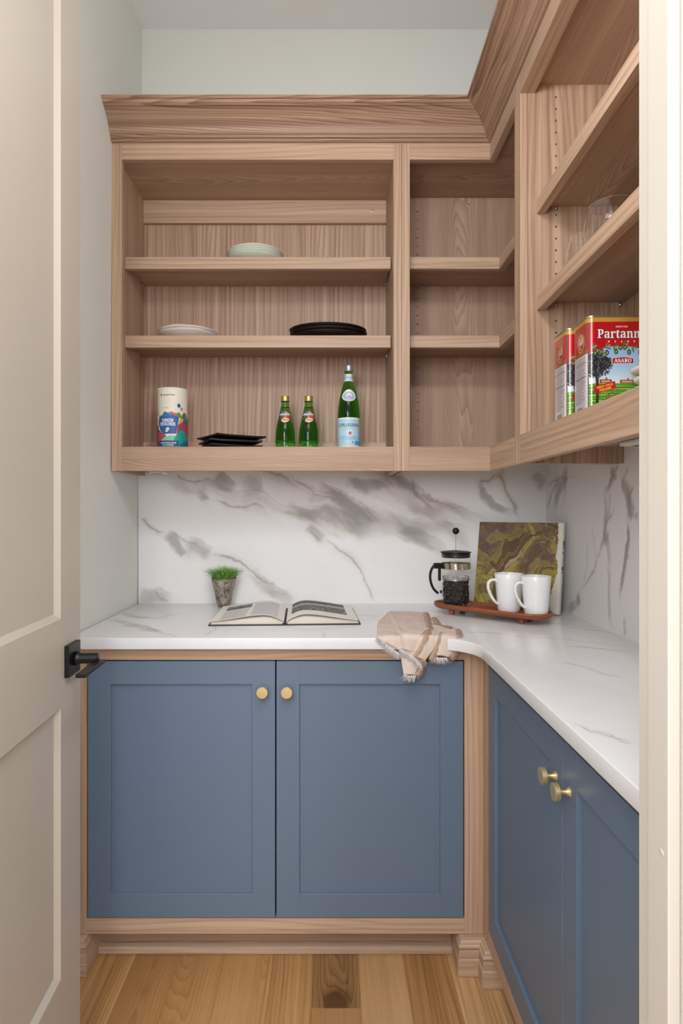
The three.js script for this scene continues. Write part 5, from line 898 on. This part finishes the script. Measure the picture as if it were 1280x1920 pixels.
  const r = rng(55), fringe = (keys, dirs, len, dens, lift0) => {
    const pos = [], idx = [];
    keys.forEach((k, n) => {
      const c = curve(FR[k]), L = FR[k].reduce((m, p, i) => i ? m + Math.hypot(p[0] - FR[k][i - 1][0], p[1] - FR[k][i - 1][1]) : 0, 0), N = Math.round(L * dens), [dx, ds] = dirs[n], off0 = lift0[n];
      for (let i = 0; i < N; i++) {
        const t = (i + r()) / N, p = c(t), ang = Math.atan2(ds, dx) + .55 * (Math.sin(i * .9) * .4 + (r() - .5)), l = len * (.75 + .5 * r()), bend = (r() - .5) * .9, w = .00055 + .0003 * r(), base = pos.length / 3, K = 4;
        for (let j = 0; j <= K; j++) { const q = j / K, aa = ang + bend * q, x = p.x + Math.cos(aa) * l * q, s = p.y + Math.sin(aa) * l * q, off = Math.max(.0012, off0 + .003 * (r() - .5) * q + .003 * Math.sin(q * 3) - .003 * q); for (let m = 0; m < 3; m++) { const an = m * 2.094, px = Math.cos(an) * w * (1 - .5 * q); const P = fold(x - Math.sin(aa) * px, s + Math.cos(aa) * px, off + Math.sin(an) * w * (1 - .5 * q)); pos.push(...P); } }
        for (let j = 0; j < K; j++) for (let m = 0; m < 3; m++) { const a = base + j * 3 + m, b = base + j * 3 + (m + 1) % 3; idx.push(a, b, a + 3, b, b + 3, a + 3); }
      }
    });
    const g = new THREE.BufferGeometry(); g.setAttribute('position', new THREE.Float32BufferAttribute(pos, 3)); g.setIndex(idx); g.computeVertexNormals(); return g;
  };
  const tan = part('fringe', fringe(['t1', 't1', 't2', 't2', 't3', 't3', 't4', 't4', 't5', 't6', 't7'], [[.8, .5], [.9, .2], [.2, 1], [.3, -.8], [.75, .55], [.6, .8], [.8, .6], [.5, .8], [.8, .55], [.2, 1], [1, .3]], .0165, 1500, [.0098, .009, .008, .005, .008, .007, .0065, .005, .0045, .007, .005]), std({ color: 0xc6a990, roughness: .95 }), o, 'tan thread fringe'); tan.userData.kind = 'stuff';
  const wh = part('fringe', fringe(['w1', 'w1', 'w2', 'w2', 'w3', 'w4'], [[-.35, 1], [.2, 1], [.15, 1], [-.2, 1], [-.1, 1], [.1, 1]], .0150, 1300, [.005, .006, .0105, .0095, .0045, .006]), std({ color: 0xe8e4e2, roughness: .95 }), o, 'white thread fringe'); wh.userData.kind = 'stuff';
}
// -- plug strips under the wall cabinets
{
  const mk = (name, label, x, y, z, turn, L, ht = .030) => { const o = thing(name, label, 'outlet strip', [x, y, z], turn); part('housing', new RoundedBoxGeometry(L, ht, .042, 2, .004), M.white, o); const b = []; for (let i = 0; i < 2; i++) b.push(box(-L / 2 + .014 + i * (L - .046), -L / 2 + .032 + i * (L - .046), -ht / 2 - .001, -ht / 2 + .0002, .006, .018, .0005)); part('socket', b[0], M.black, o); part('socket', b[1], M.black, o); };
  mk('outlet_strip', 'small white plug strip under the left end of the wall cabinet', -.624, 1.4045, -2.216, 0, .060);
  mk('outlet_strip', 'white plug strip under the right wall cabinet beside the door frame', .752, 1.4264, -1.43, Math.PI / 2, .26, .0108);
}
renderer.render(scene, camera);
